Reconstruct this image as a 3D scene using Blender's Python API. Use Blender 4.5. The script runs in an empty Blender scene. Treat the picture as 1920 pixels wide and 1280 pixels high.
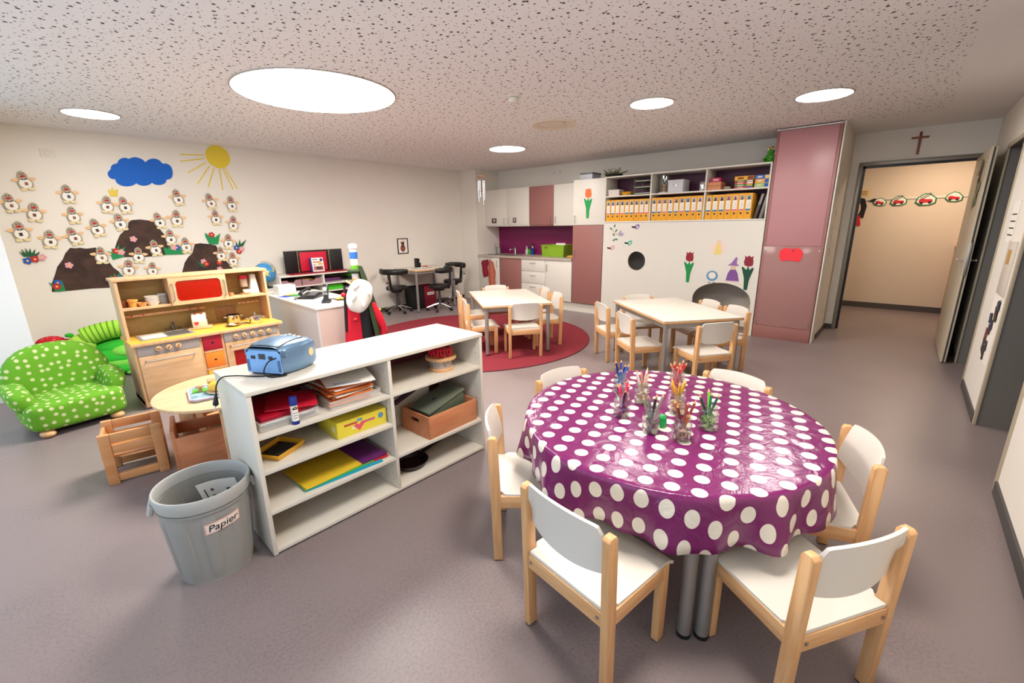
import bpy, bmesh, math, random
from math import sin, cos, pi, radians as R_, sqrt, atan2
from mathutils import Vector, Matrix, Euler
random.seed(7)
SC = bpy.context.scene
COL = SC.collection
# ------------------------------------------------------------------ camera
CAM_H = 1.45
def make_camera(f_px=823.7, yaw=R_(41.397), pitch=R_(14.786), roll=R_(-0.885)):
    cd = bpy.data.cameras.new('camera'); co = bpy.data.objects.new('camera', cd); COL.objects.link(co)
    cd.sensor_fit = 'HORIZONTAL'; cd.sensor_width = 36.0; cd.lens = f_px / 1920 * 36.0; cd.clip_start = 0.02
    fwd = Vector((cos(yaw)*cos(pitch), sin(yaw)*cos(pitch), -sin(pitch)))
    right = Vector((sin(yaw), -cos(yaw), 0)); up = right.cross(fwd)
    r = cos(roll)*right + sin(roll)*up; u = -sin(roll)*right + cos(roll)*up
    m = Matrix((r, u, -fwd)).transposed().to_4x4(); m.translation = (0, 0, CAM_H)
    co.matrix_world = m
    SC.camera = co
make_camera()
# ------------------------------------------------------------------ daylight and exposure
W = bpy.data.worlds.new('sky'); SC.world = W; W.use_nodes = True
_bg = W.node_tree.nodes['Background']
_bg.inputs[0].default_value = (0.60, 0.80, 1.0, 1); _bg.inputs[1].default_value = 2.3
SC.view_settings.view_transform = 'Standard'; SC.view_settings.look = 'None'
SC.view_settings.gamma = 1.0; SC.view_settings.use_curve_mapping = False
SC.view_settings.exposure = -0.07
cy = SC.cycles; cy.max_bounces = 6; cy.diffuse_bounces = 4; cy.glossy_bounces = 2; cy.transmission_bounces = 6; cy.transparent_max_bounces = 10
cy.use_light_tree = False; cy.caustics_reflective = False; cy.caustics_refractive = False
LAMP = 52.0            # emission of the round ceiling lights
LAMP_COL = (1.0, 0.95, 0.89)
def area(name, loc, size, power, color, rot=(0, 0, 0), portal=False):
    l = bpy.data.lights.new(name, 'AREA'); l.shape = 'RECTANGLE'; l.size, l.size_y = size; l.energy = power; l.color = color
    o = bpy.data.objects.new(name, l); COL.objects.link(o); o.location = loc; o.rotation_euler = rot
    if portal: l.cycles.is_portal = True
    return o
# the three tall windows of the wall behind the camera let the sky in
WIN = [(-0.30, 1.70), (1.95, 3.75), (4.00, 5.70)]
for a, b in WIN:
    area('window_portal', (-0.66, (a+b)/2, 1.25), (b-a, 2.3), 1, (1, 1, 1), (0, R_(90), 0), True)
area('corridor_lamp', (8.6, -0.3, 2.46), (0.5, 0.5), 34, (1.0, 0.80, 0.60))
# ------------------------------------------------------------------ materials
def lin(c):
    if isinstance(c, str):
        c = c.lstrip('#'); c = [int(c[i:i+2], 16)/255 for i in (0, 2, 4)]
    return tuple(((x/12.92) if x <= .04045 else ((x+.055)/1.055)**2.4) for x in c) + (1,)
_mats = {}
def mat(name, color, rough=.5, metal=0, spec=.5, var=0.0, vscale=20, bump=0.0, bscale=120, emit=0, trans=0, alpha=1, coat=0, ior=1.45):
    if name in _mats: return _mats[name]
    m = bpy.data.materials.new(name); m.use_nodes = True; nt = m.node_tree; b = nt.nodes['Principled BSDF']
    c = lin(color); b.inputs['Base Color'].default_value = c
    b.inputs['Roughness'].default_value = rough; b.inputs['Metallic'].default_value = metal
    b.inputs['Specular IOR Level'].default_value = spec; b.inputs['IOR'].default_value = ior
    if coat: b.inputs['Coat Weight'].default_value = coat; b.inputs['Coat Roughness'].default_value = .12
    if trans: b.inputs['Transmission Weight'].default_value = trans
    if alpha < 1: b.inputs['Alpha'].default_value = alpha
    if emit: b.inputs['Emission Color'].default_value = c; b.inputs['Emission Strength'].default_value = emit
    if var or bump:
        tc = nt.nodes.new('ShaderNodeTexCoord')
    if var:
        n = nt.nodes.new('ShaderNodeTexNoise'); n.inputs['Scale'].default_value = vscale; n.inputs['Detail'].default_value = 4
        nt.links.new(tc.outputs['Object'], n.inputs['Vector'])
        r = nt.nodes.new('ShaderNodeValToRGB')
        r.color_ramp.elements[0].position = .3; r.color_ramp.elements[1].position = .7
        r.color_ramp.elements[0].color = tuple(x*(1-var) for x in c[:3])+(1,); r.color_ramp.elements[1].color = tuple(min(1, x*(1+var)) for x in c[:3])+(1,)
        nt.links.new(n.outputs['Fac'], r.inputs['Fac']); nt.links.new(r.outputs['Color'], b.inputs['Base Color'])
    if bump:
        n2 = nt.nodes.new('ShaderNodeTexNoise'); n2.inputs['Scale'].default_value = bscale; n2.inputs['Detail'].default_value = 3
        nt.links.new(tc.outputs['Object'], n2.inputs['Vector'])
        bp = nt.nodes.new('ShaderNodeBump'); bp.inputs['Strength'].default_value = bump; bp.inputs['Distance'].default_value = .01
        nt.links.new(n2.outputs['Fac'], bp.inputs['Height']); nt.links.new(bp.outputs['Normal'], b.inputs['Normal'])
    _mats[name] = m
    return m
def wood(name, c1, c2, rough=.42, stretch=(1, 1, 14), scale=9, spec=.4):
    if name in _mats: return _mats[name]
    m = bpy.data.materials.new(name); m.use_nodes = True; nt = m.node_tree; b = nt.nodes['Principled BSDF']
    b.inputs['Roughness'].default_value = rough; b.inputs['Specular IOR Level'].default_value = spec
    tc = nt.nodes.new('ShaderNodeTexCoord'); mp = nt.nodes.new('ShaderNodeMapping')
    mp.inputs['Scale'].default_value = tuple(scale*8/s for s in stretch)
    nt.links.new(tc.outputs['Object'], mp.inputs['Vector'])
    n = nt.nodes.new('ShaderNodeTexNoise'); n.inputs['Scale'].default_value = 1.0; n.inputs['Detail'].default_value = 5; n.inputs['Distortion'].default_value = .6
    nt.links.new(mp.outputs['Vector'], n.inputs['Vector'])
    r = nt.nodes.new('ShaderNodeValToRGB'); r.color_ramp.elements[0].position = .32; r.color_ramp.elements[1].position = .68
    r.color_ramp.elements[0].color = lin(c1); r.color_ramp.elements[1].color = lin(c2)
    nt.links.new(n.outputs['Fac'], r.inputs['Fac']); nt.links.new(r.outputs['Color'], b.inputs['Base Color'])
    _mats[name] = m
    return m
def dots(name, base, dot, spacing, rad, rough, angle=0, offset=(0, 0), uv=False, wrinkle=0, vor=False):
    """polka dots: a square lattice on UVs, or scattered cells in object space"""
    m = bpy.data.materials.new(name); m.use_nodes = True; nt = m.node_tree; b = nt.nodes['Principled BSDF']; L = nt.links.new
    b.inputs['Roughness'].default_value = rough
    tc = nt.nodes.new('ShaderNodeTexCoord')
    if vor:
        v = nt.nodes.new('ShaderNodeTexVoronoi'); v.inputs['Scale'].default_value = 1/spacing; v.inputs['Randomness'].default_value = .55
        L(tc.outputs['Object'], v.inputs['Vector']); dist = v.outputs['Distance']; thr = rad/spacing
    else:
        mp = nt.nodes.new('ShaderNodeMapping'); mp.vector_type = 'TEXTURE'
        mp.inputs['Location'].default_value = (offset[0], offset[1], 0); mp.inputs['Rotation'].default_value = (0, 0, angle)
        mp.inputs['Scale'].default_value = (spacing, spacing, 1)
        L(tc.outputs['UV'], mp.inputs['Vector'])
        ad = nt.nodes.new('ShaderNodeVectorMath'); ad.operation = 'ADD'; ad.inputs[1].default_value = (.5, .5, 0); L(mp.outputs['Vector'], ad.inputs[0])
        fr = nt.nodes.new('ShaderNodeVectorMath'); fr.operation = 'FRACTION'; L(ad.outputs[0], fr.inputs[0])
        su = nt.nodes.new('ShaderNodeVectorMath'); su.operation = 'SUBTRACT'; su.inputs[1].default_value = (.5, .5, 0); L(fr.outputs[0], su.inputs[0])
        sx = nt.nodes.new('ShaderNodeSeparateXYZ'); L(su.outputs[0], sx.inputs[0])
        cx = nt.nodes.new('ShaderNodeCombineXYZ'); L(sx.outputs[0], cx.inputs[0]); L(sx.outputs[1], cx.inputs[1])
        ln = nt.nodes.new('ShaderNodeVectorMath'); ln.operation = 'LENGTH'; L(cx.outputs[0], ln.inputs[0]); dist = ln.outputs['Value']; thr = rad/spacing
    lt = nt.nodes.new('ShaderNodeMath'); lt.operation = 'LESS_THAN'; lt.inputs[1].default_value = thr; L(dist, lt.inputs[0])
    mx = nt.nodes.new('ShaderNodeMix'); mx.data_type = 'RGBA'; L(lt.outputs[0], mx.inputs['Factor'])
    mx.inputs[6].default_value = lin(base); mx.inputs[7].default_value = lin(dot); L(mx.outputs[2], b.inputs['Base Color'])
    if wrinkle:
        n = nt.nodes.new('ShaderNodeTexNoise'); n.inputs['Scale'].default_value = 9; n.inputs['Detail'].default_value = 6; n.inputs['Distortion'].default_value = 1.4
        L(tc.outputs['Object'], n.inputs['Vector'])
        bp = nt.nodes.new('ShaderNodeBump'); bp.inputs['Strength'].default_value = wrinkle; bp.inputs['Distance'].default_value = .02
        L(n.outputs['Fac'], bp.inputs['Height']); L(bp.outputs['Normal'], b.inputs['Normal'])
    _mats[name] = m
    return m
WHITE = mat('white_laminate', '#dcd6cb', .38)
WALL = mat('wall_paint', '#e6dfd4', .85, spec=.2, var=.015, vscale=3)
BEECH = wood('beech', '#cd9763', '#daab7a')
BEECHX = wood('beech_lengthwise', '#cd9763', '#daab7a', stretch=(14, 1, 1))
BEECHY = wood('beech_crosswise', '#cd9763', '#daab7a', stretch=(1, 14, 1))
BIRCH = wood('birch_ply', '#d0a578', '#dcb98f', stretch=(14, 2, 2), scale=6)
ALDER = wood('toddler_wood', '#c28552', '#d09866', stretch=(12, 3, 2), scale=7)
REDWOOD = wood('reddish_beech', '#c07850', '#ce8a60', stretch=(12, 3, 2), scale=7)
STEEL = mat('grey_steel', '#a9a5a0', .35, .85)
CHROME = mat('chrome', '#d8d8d8', .15, 1)
BLACK = mat('black_plastic', '#17161a', .4)
DARK = mat('dark_grey', '#3b3836', .6)
PINK = mat('old_rose_laminate', '#97655f', .45, var=.02, vscale=60)
PINKL = mat('rose_panel', '#b78488', .35, var=.015, vscale=60)
PURPLE = mat('purple_panel', '#7c1550', .35)
BASE = mat('baseboard_grey', '#4d4845', .6)
PAPERW = mat('white_paper', '#eee8de', .8)
# ------------------------------------------------------------------ mesh builder
class MB:
    def __init__(s): s.bm = bmesh.new()
    def _add(s, bm2, M=None):
        if M is not None: bmesh.ops.transform(bm2, matrix=M, verts=bm2.verts)
        me = bpy.data.meshes.new('tmp'); bm2.to_mesh(me); bm2.free(); s.bm.from_mesh(me); bpy.data.meshes.remove(me); return s
    def box(s, c, size, r=0, rot=None, seg=2):
        b = bmesh.new(); bmesh.ops.create_cube(b, size=1); bmesh.ops.scale(b, vec=size, verts=b.verts)
        if r: bmesh.ops.bevel(b, geom=list(b.edges), offset=min(r, min(size)*.49), segments=seg, profile=.5, affect='EDGES')
        M = Matrix.Translation(c)
        if rot is not None: M = M @ Euler(rot).to_matrix().to_4x4()
        return s._add(b, M)
    def bb(s, x0, x1, y0, y1, z0, z1, r=0):
        return s.box(((x0+x1)/2, (y0+y1)/2, (z0+z1)/2), (abs(x1-x0), abs(y1-y0), abs(z1-z0)), r)
    def cyl(s, p0, p1, r0, r1=None, seg=16, r=0):
        r1 = r0 if r1 is None else r1; p0 = Vector(p0); p1 = Vector(p1); d = p1-p0
        b = bmesh.new(); bmesh.ops.create_cone(b, cap_ends=True, segments=seg, radius1=r0, radius2=r1, depth=d.length)
        if r:
            bmesh.ops.bevel(b, geom=[e for e in b.edges if len(e.link_faces) == 2 and any(len(f.verts) > 4 for f in e.link_faces)], offset=r, segments=2, profile=.5, affect='EDGES')
        q = d.normalized().to_track_quat('Z', 'Y')
        return s._add(b, Matrix.Translation((p0+p1)/2) @ q.to_matrix().to_4x4())
    def ell(s, c, rad, rot=None, seg=16, rings=10):
        b = bmesh.new(); bmesh.ops.create_uvsphere(b, u_segments=seg, v_segments=rings, radius=1); bmesh.ops.scale(b, vec=rad, verts=b.verts)
        M = Matrix.Translation(c)
        if rot is not None: M = M @ Euler(rot).to_matrix().to_4x4()
        return s._add(b, M)
    def torus(s, c, R, r, seg=32, ms=8, M=None):
        b = bmesh.new(); vs = [[b.verts.new(((R+r*cos(2*pi*j/ms))*cos(2*pi*i/seg), (R+r*cos(2*pi*j/ms))*sin(2*pi*i/seg), r*sin(2*pi*j/ms))) for j in range(ms)] for i in range(seg)]
        for i in range(seg):
            for j in range(ms): b.faces.new((vs[i][j], vs[(i+1) % seg][j], vs[(i+1) % seg][(j+1) % ms], vs[i][(j+1) % ms]))
        T = Matrix.Translation(c)
        return s._add(b, T @ M if M is not None else T)
    def lathe(s, prof, c=(0, 0, 0), seg=24, M=None):
        b = bmesh.new(); rings = []
        for r, z in prof:
            rings.append([b.verts.new((r*cos(2*pi*i/seg), r*sin(2*pi*i/seg), z)) for i in range(seg)] if r > 1e-6 else [b.verts.new((0, 0, z))])
        for a, d in zip(rings, rings[1:]):
            for i in range(seg):
                j = (i+1) % seg
                if len(a) == 1 and len(d) == 1: continue
                if len(a) == 1: b.faces.new((a[0], d[i], d[j]))
                elif len(d) == 1: b.faces.new((a[i], a[j], d[0]))
                else: b.faces.new((a[i], a[j], d[j], d[i]))
        bmesh.ops.recalc_face_normals(b, faces=b.faces)
        T = Matrix.Translation(c)
        return s._add(b, T @ M if M is not None else T)
    def tube(s, pts, rad, seg=8, closed=False, cap=True):
        pts = [Vector(p) for p in pts]; n = len(pts); rads = rad if isinstance(rad, (list, tuple)) else [rad]*n
        b = bmesh.new(); rings = []; prev = None
        for i, p in enumerate(pts):
            a = pts[(i-1) % n] if (closed or i > 0) else p; c = pts[(i+1) % n] if (closed or i < n-1) else p
            t = (c-a).normalized()
            if prev is None:
                u = t.orthogonal().normalized()
            else:
                u = (prev - t*prev.dot(t)); u = u.normalized() if u.length > 1e-6 else t.orthogonal().normalized()
            prev = u; v = t.cross(u)
            rings.append([b.verts.new(p + rads[i]*(u*cos(2*pi*k/seg)+v*sin(2*pi*k/seg))) for k in range(seg)])
        for i in range(n if closed else n-1):
            A, B = rings[i], rings[(i+1) % n]
            for k in range(seg): b.faces.new((A[k], A[(k+1) % seg], B[(k+1) % seg], B[k]))
        if cap and not closed: b.faces.new(rings[0][::-1]); b.faces.new(rings[-1])
        bmesh.ops.recalc_face_normals(b, faces=b.faces)
        return s._add(b)
    def prism(s, poly, d0, d1, plane='xy', r=0, holes=()):
        """polygon in a plane, extruded along the plane's normal from d0 to d1"""
        def P(u, v, d): return {'xy': (u, v, d), 'xz': (u, d, v), 'yz': (d, u, v)}[plane]
        b = bmesh.new()
        loops = []
        for lp in (poly,)+tuple(holes):
            vs = [b.verts.new(P(u, v, d0)) for u, v in lp]; loops.append([b.edges.new((vs[i], vs[(i+1) % len(vs)])) for i in range(len(vs))])
        if holes: bmesh.ops.triangle_fill(b, use_beauty=True, use_dissolve=False, edges=[e for l in loops for e in l])
        else: b.faces.new([v for v in b.verts])
        ex = bmesh.ops.extrude_face_region(b, geom=list(b.faces))
        D = Vector(P(0, 0, d1))-Vector(P(0, 0, d0))
        bmesh.ops.translate(b, vec=D, verts=[g for g in ex['geom'] if isinstance(g, bmesh.types.BMVert)])
        bmesh.ops.recalc_face_normals(b, faces=b.faces)
        if r: bmesh.ops.bevel(b, geom=list(b.edges), offset=r, segments=2, profile=.5, affect='EDGES')
        return s._add(b)
    def surf(s, fn, nu, nv, th=0, closed_u=False, uvfn=None):
        """grid surface fn(u,v) with thickness th along the normal"""
        b = bmesh.new(); V = [[b.verts.new(fn(i/(nu if closed_u else nu-1), j/(nv-1))) for j in range(nv)] for i in range(nu)]
        uvl = b.loops.layers.uv.new('UVMap') if uvfn else None
        for i in range(nu if closed_u else nu-1):
            for j in range(nv-1):
                i2 = (i+1) % nu
                f = b.faces.new((V[i][j], V[i2][j], V[i2][j+1], V[i][j+1]))
                if uvl:
                    for l, (a, c) in zip(f.loops, ((i, j), (i2, j), (i2, j+1), (i, j+1))): l[uvl].uv = uvfn(a/(nu if closed_u else nu-1), c/(nv-1))
        if th:
            b.normal_update()
            bmesh.ops.solidify(b, geom=list(b.faces), thickness=th)
        return s._add(b)
    def xf(s, M): bmesh.ops.transform(s.bm, matrix=M, verts=s.bm.verts); return s
    def build(s, name, m, parent=None, angle=35, flat=False, loc=None, rot=None, weld=False):
        if weld: bmesh.ops.remove_doubles(s.bm, verts=s.bm.verts, dist=1e-5)
        me = bpy.data.meshes.new(name); s.bm.to_mesh(me); s.bm.free()
        if not flat:
            me.polygons.foreach_set('use_smooth', [True]*len(me.polygons)); me.set_sharp_from_angle(angle=R_(angle))
        me.materials.append(m)
        o = bpy.data.objects.new(name, me); COL.objects.link(o)
        if parent: o.parent = parent
        if loc: o.location = loc
        if rot: o.rotation_euler = rot
        return o
def thing(name, label, cat, loc=(0, 0, 0), rz=0, group=None):
    o = bpy.data.objects.new(name, None); COL.objects.link(o); o.location = loc; o.rotation_euler = (0, 0, rz)
    o.empty_display_size = .05
    return tag(o, label, cat, group)
def tag(o, label=None, cat=None, group=None, kind=None):
    if label: o['label'] = label
    if cat: o['category'] = cat
    if group: o['group'] = group
    if kind: o['kind'] = kind
    return o
def kids(o): return [c for c in _all_kids.get(o.name, [])]
_all_kids = {}
def copy_tree(root, loc=None, rz=None, label=None, group=None):
    kidmap = {}
    for o in bpy.data.objects:
        if o.parent: kidmap.setdefault(o.parent.name, []).append(o)
    def cp(o, par):
        c = o.copy(); COL.objects.link(c); c.parent = par
        for k in kidmap.get(o.name, []): cp(k, c)
        return c
    c = cp(root, None)
    if loc is not None: c.location = loc
    if rz is not None: c.rotation_euler = (0, 0, rz)
    if label: c['label'] = label
    if group: c['group'] = group
    return c
def struct(name, mb, m, label=None, parent=None, **k):
    o = mb.build(name, m, parent, **k)
    if parent is None: o['kind'] = 'structure'
    if label: o['label'] = label
    return o
def circ(cx, cy, r, n=24, ry=None, a0=0): return [(cx+r*cos(2*pi*i/n+a0), cy+(ry or r)*sin(2*pi*i/n+a0)) for i in range(n)]
def text(s, name, m, parent, loc, rot, size, ext=.0006):
    c = bpy.data.curves.new(name, 'FONT'); c.body = s; c.size = size; c.extrude = ext; c.align_x = 'CENTER'; c.align_y = 'CENTER'; c.resolution_u = 3
    c.materials.append(m); o = bpy.data.objects.new(name, c); COL.objects.link(o); o.parent = parent; o.location = loc; o.rotation_euler = rot
    return o
# ================================================================== the setting
ZC = 2.496; YA = 6.86; XB = 6.92; XD = 7.42; YC = -.58; XF = 6.28; XW = -.62
def floor_mat():
    m = mat('linoleum', '#85736d', .34, spec=.35)
    nt = m.node_tree; b = nt.nodes['Principled BSDF']; L = nt.links.new
    tc = nt.nodes.new('ShaderNodeTexCoord'); n = nt.nodes.new('ShaderNodeTexNoise'); n.inputs['Scale'].default_value = 1.3; n.inputs['Detail'].default_value = 6
    n2 = nt.nodes.new('ShaderNodeTexNoise'); n2.inputs['Scale'].default_value = 90; n2.inputs['Detail'].default_value = 3
    L(tc.outputs['Object'], n.inputs['Vector']); L(tc.outputs['Object'], n2.inputs['Vector'])
    ad = nt.nodes.new('ShaderNodeMath'); ad.operation = 'ADD'; L(n.outputs['Fac'], ad.inputs[0]); L(n2.outputs['Fac'], ad.inputs[1])
    r = nt.nodes.new('ShaderNodeValToRGB'); r.color_ramp.elements[0].position = .7; r.color_ramp.elements[1].position = 1.3
    r.color_ramp.elements[0].color = lin('#776968'); r.color_ramp.elements[1].color = lin('#847674')
    L(ad.outputs[0], r.inputs['Fac']); L(r.outputs['Color'], b.inputs['Base Color'])
    return m
def ceiling_mat():
    """acoustic board with scattered perforations of two sizes and a plain border along the walls"""
    m = mat('perforated_board', '#e8e4e2', .9, spec=.15); nt = m.node_tree; b = nt.nodes['Principled BSDF']; L = nt.links.new
    tc = nt.nodes.new('ShaderNodeTexCoord'); outs = []
    for sc, rad, off in ((8.9, .080, 0), (13.5, .080, 3.3), (20.5, .068, 7.1)):
        mp = nt.nodes.new('ShaderNodeMapping'); mp.inputs['Location'].default_value = (off, off*.7, 0); L(tc.outputs['Object'], mp.inputs['Vector'])
        v = nt.nodes.new('ShaderNodeTexVoronoi'); v.voronoi_dimensions = '2D'; v.inputs['Scale'].default_value = sc; v.inputs['Randomness'].default_value = .92
        L(mp.outputs['Vector'], v.inputs['Vector'])
        lt = nt.nodes.new('ShaderNodeMath'); lt.operation = 'LESS_THAN'; lt.inputs[1].default_value = rad; L(v.outputs['Distance'], lt.inputs[0]); outs.append(lt)
    mxn = outs[0]
    for o_ in outs[1:]:
        q_ = nt.nodes.new('ShaderNodeMath'); q_.operation = 'MAXIMUM'; L(mxn.outputs[0], q_.inputs[0]); L(o_.outputs[0], q_.inputs[1]); mxn = q_
    sx = nt.nodes.new('ShaderNodeSeparateXYZ'); L(tc.outputs['Object'], sx.inputs[0])
    fac = mxn
    for ax, op, val in ((0, 'LESS_THAN', 6.45), (1, 'LESS_THAN', 6.45), (1, 'GREATER_THAN', -.12)):
        c = nt.nodes.new('ShaderNodeMath'); c.operation = op; c.inputs[1].default_value = val; L(sx.outputs[ax], c.inputs[0])
        mu = nt.nodes.new('ShaderNodeMath'); mu.operation = 'MULTIPLY'; L(fac.outputs[0], mu.inputs[0]); L(c.outputs[0], mu.inputs[1]); fac = mu
    mx = nt.nodes.new('ShaderNodeMix'); mx.data_type = 'RGBA'; L(fac.outputs[0], mx.inputs['Factor'])
    mx.inputs[6].default_value = lin('#e8e4e2'); mx.inputs[7].default_value = lin('#544c48'); L(mx.outputs[2], b.inputs['Base Color'])
    return m
FLOOR = floor_mat()
struct('floor', MB().bb(-.75, 9.9, -2.2, 7.0, -.1, 0), FLOOR, 'smooth grey-brown linoleum floor with a soft sheen')
struct('ceiling', MB().bb(-.75, 7.56, -.58, 7.0, ZC, ZC+.1), ceiling_mat(), 'white perforated acoustic ceiling with a plain border')
struct('ceiling', MB().bb(7.56, 9.9, -2.2, 2.6, ZC, ZC+.1), WALL)
# left wall with the paper landscape
struct('wall_left', MB().bb(.03, 7.3, YA, YA+.14, 0, ZC), WALL, 'cream wall with paper mountains, cloud, sun and birds')
struct('wall_pier', MB().bb(XW-.1, .03, 5.78, YA+.14, 0, ZC), mat('pier_paint', '#e4e2de', .85), 'white wall pier beside the window')
struct('baseboard_left', MB().bb(.03, 6.27, YA-.012, YA+.01, 0, .06), BASE)
# kitchen wall and corner pillar
struct('wall_back', MB().bb(XB, XB+.14, .69, YA, 0, ZC), WALL, 'white wall above the kitchen cabinets')
struct('wall_pillar', MB().bb(6.27, XB, 6.40, YA+.02, 0, ZC), WALL)
# return wall beside the rose panel and the doorway wall
struct('wall_return', MB().bb(XF+.02, XD+.02, .685, .70, 0, ZC), WALL)
w = MB().bb(XD, XD+.13, .56, .70, 0, ZC).bb(XD, XD+.13, -.47, .56, 2.12, ZC).bb(XD, XD+.13, -.75, -.47, 0, ZC)
struct('wall_doorway', w, WALL, 'wall above and beside the open doorway with a wooden cross')
struct('baseboard_doorway', MB().bb(XD-.012, XD+.01, .60, .685, 0, .06).bb(XF+.3, XD, .673, .69, 0, .06), BASE)
# door frame
f = MB()
fr = mat('door_frame_grey', '#8b8378', .35, .3)
f.bb(XD-.02, XD+.15, .555, .60, 0, 2.12, .004).bb(XD-.02, XD+.15, -.51, -.465, 0, 2.12, .004).bb(XD-.02, XD+.15, -.51, .60, 2.105, 2.15, .004)
door = struct('door_1', f, fr, 'open doorway with grey steel frame leading to the corridor')
MB().bb(XD+.02, XD+.05, .53, .557, 0, 2.11).bb(XD+.02, XD+.05, -.467, .557, 2.08, 2.106).build('door_seal', BLACK, door)
# right wall with its two door niches
def niche_wall():
    m = MB()
    for a, b in ((6.32, XD), (4.43, 5.44), (XW, 3.33)): m.bb(a, b, YC-.5, YC, 0, ZC)
    m.bb(5.44, 6.32, YC-.5, YC, 2.09, ZC).bb(3.33, 4.43, YC-.5, YC, 2.09, ZC)
    return m
wr = struct('wall_right', niche_wall(), WALL, 'white right-hand wall with two recessed grey doors')
gd = mat('grey_door', '#6e6a64', .5)
for i, (a, b) in enumerate(((5.44, 6.32), (3.33, 4.43))):
    d = struct('door_%d' % (i+2), MB().bb(a, b, YC-.44, YC-.40, 0, 2.09).bb(b-.012, b+.005, YC-.42, YC-.004, 0, 2.09).bb(a-.005, a+.012, YC-.42, YC-.004, 0, 2.09).bb(a, b, YC-.42, YC-.004, 2.075, 2.095), gd, ('grey door in the far recess of the right wall', 'grey door in the near recess of the right wall')[i])
    t = MB()
    for x in (a, b): t.bb(x-.022, x+.022, YC-.01, YC+.008, 0, 2.10, .003)
    t.bb(a-.02, b+.02, YC-.01, YC+.008, 2.07, 2.11, .003)
    struct('trim_%d' % (i+1), t, mat('beige_trim', '#b7aa92', .45))
    MB().cyl((a+.14, YC-.40, 1.03), (a+.14, YC-.35, 1.03), .009).cyl((a+.14, YC-.352, 1.03), (a+.26, YC-.352, 1.03), .009).build('door_handle', CHROME, d)
struct('baseboard_right', MB().bb(4.455, 5.415, YC-.01, YC+.012, 0, .07).bb(XW, 3.305, YC-.01, YC+.012, 0, .07).bb(6.345, XD, YC-.01, YC+.012, 0, .07), BASE)
# corridor beyond the doorway
struct('wall_corridor', MB().bb(9.6, 9.75, -2.2, 2.6, 0, ZC), mat('corridor_paint', '#dcc9b4', .85), 'corridor wall with picture rail and paper fire engines')
struct('wall_corridor_side', MB().bb(7.56, 9.75, 2.5, 2.6, 0, ZC).bb(7.56, 9.75, -2.2, -2.1, 0, ZC).bb(7.55, 7.60, .56, 2.6, 0, ZC).bb(7.55, 7.60, -2.2, -.5, 0, ZC), WALL)
struct('baseboard_corridor', MB().bb(9.585, 9.61, -2.2, 2.6, 0, .09), BASE)
# window wall behind the camera
def window_wall():
    m = MB(); ys = [YC-.5]+[v for p in WIN for v in p]+[5.9]
    for i in range(0, len(ys), 2): m.bb(XW-.14, XW, ys[i], ys[i+1], 0, ZC)
    for a, b in WIN: m.bb(XW-.14, XW, a, b, 0, .08).bb(XW-.14, XW, a, b, 2.40, ZC)
    return m
struct('wall_window_side', window_wall(), WALL, 'window wall behind the viewer')
wf = mat('window_frame_white', '#dedcd6', .4)
glm = bpy.data.materials.new('window_glass'); glm.use_nodes = True
_n = glm.node_tree; _n.nodes.remove(_n.nodes['Principled BSDF']); _t = _n.nodes.new('ShaderNodeBsdfTransparent'); _g = _n.nodes.new('ShaderNodeBsdfGlossy'); _g.inputs['Roughness'].default_value = .02
_m = _n.nodes.new('ShaderNodeMixShader'); _m.inputs[0].default_value = .05; _n.links.new(_t.outputs[0], _m.inputs[1]); _n.links.new(_g.outputs[0], _m.inputs[2]); _n.links.new(_m.outputs[0], _n.nodes['Material Output'].inputs[0])
for i, (a, b) in enumerate(WIN):
    m = MB().bb(XW-.11, XW-.03, a, a+.07, .08, 2.40).bb(XW-.11, XW-.03, b-.07, b, .08, 2.40).bb(XW-.11, XW-.03, a, b, .08, .15).bb(XW-.11, XW-.03, a, b, 2.33, 2.40)
    o = struct('window_%d' % (i+1), m, wf)
    MB().bb(XW-.075, XW-.07, a+.06, b-.06, .14, 2.34).build('pane', glm, o)
# ------------------------------------------------------------------ ceiling fixtures
def diffuser(k):
    m = bpy.data.materials.new('lamp_diffuser'); m.use_nodes = True
    b = m.node_tree.nodes['Principled BSDF']; b.inputs['Emission Color'].default_value = LAMP_COL+(1,); b.inputs['Emission Strength'].default_value = LAMP*k
    return m
rim = mat('lamp_rim', '#b9aea4', .4, .3)
for (x, y, r, k_out, lb) in ((1.93, 3.74, .60, .95, 'huge round flush ceiling light, the largest of all'), (.80, 5.80, .20, .6, 'small round ceiling light nearest the paper cloud'),
                      (4.13, 1.92, .185, 1.3, 'small round ceiling light between the big lamp and the rose cupboard'), (4.94, .73, .205, 1.3, 'small round ceiling light nearest the doorway'), (5.0, 4.44, .25, 1.4, 'round ceiling light in front of the kitchen corner'), (1.45, .65, .34, 1.0, 'large round ceiling light right above the viewer')):  # last entry: out-of-view lamp added to light the foreground floor and chairs
    t = thing('ceiling_light', lb, 'ceiling light', (x, y, ZC), 0, 'round flush ceiling lights')
    MB().lathe([(r-.001, -.002), (r, -.008), (r+.012, -.008), (r+.014, 0), (r-.001, 0)], seg=64).build('rim', rim, t)
    MB().lathe([(0, -.016), (r*.5, -.0145), (r*.8, -.011), (r, -.004), (r, -.001), (0, -.001)], seg=64).build('diffuser', diffuser(k_out), t)
t = thing('smoke_detector', 'small white smoke detector on the ceiling', 'smoke detector', (3.09, 2.66, ZC))
MB().lathe([(0, -.012), (.055, -.012), (.058, 0), (0, 0)]).build('base', WHITE, t)
MB().lathe([(0, -.055), (.03, -.055), (.042, -.045), (.045, -.02), (.04, -.012), (0, -.012)]).build('cap', WHITE, t)
t = thing('ceiling_vent', 'flat round cream air vent on the ceiling', 'vent', (4.175, 3.04, ZC))
vm = mat('vent_cream', '#d6c8b4', .5)
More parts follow.
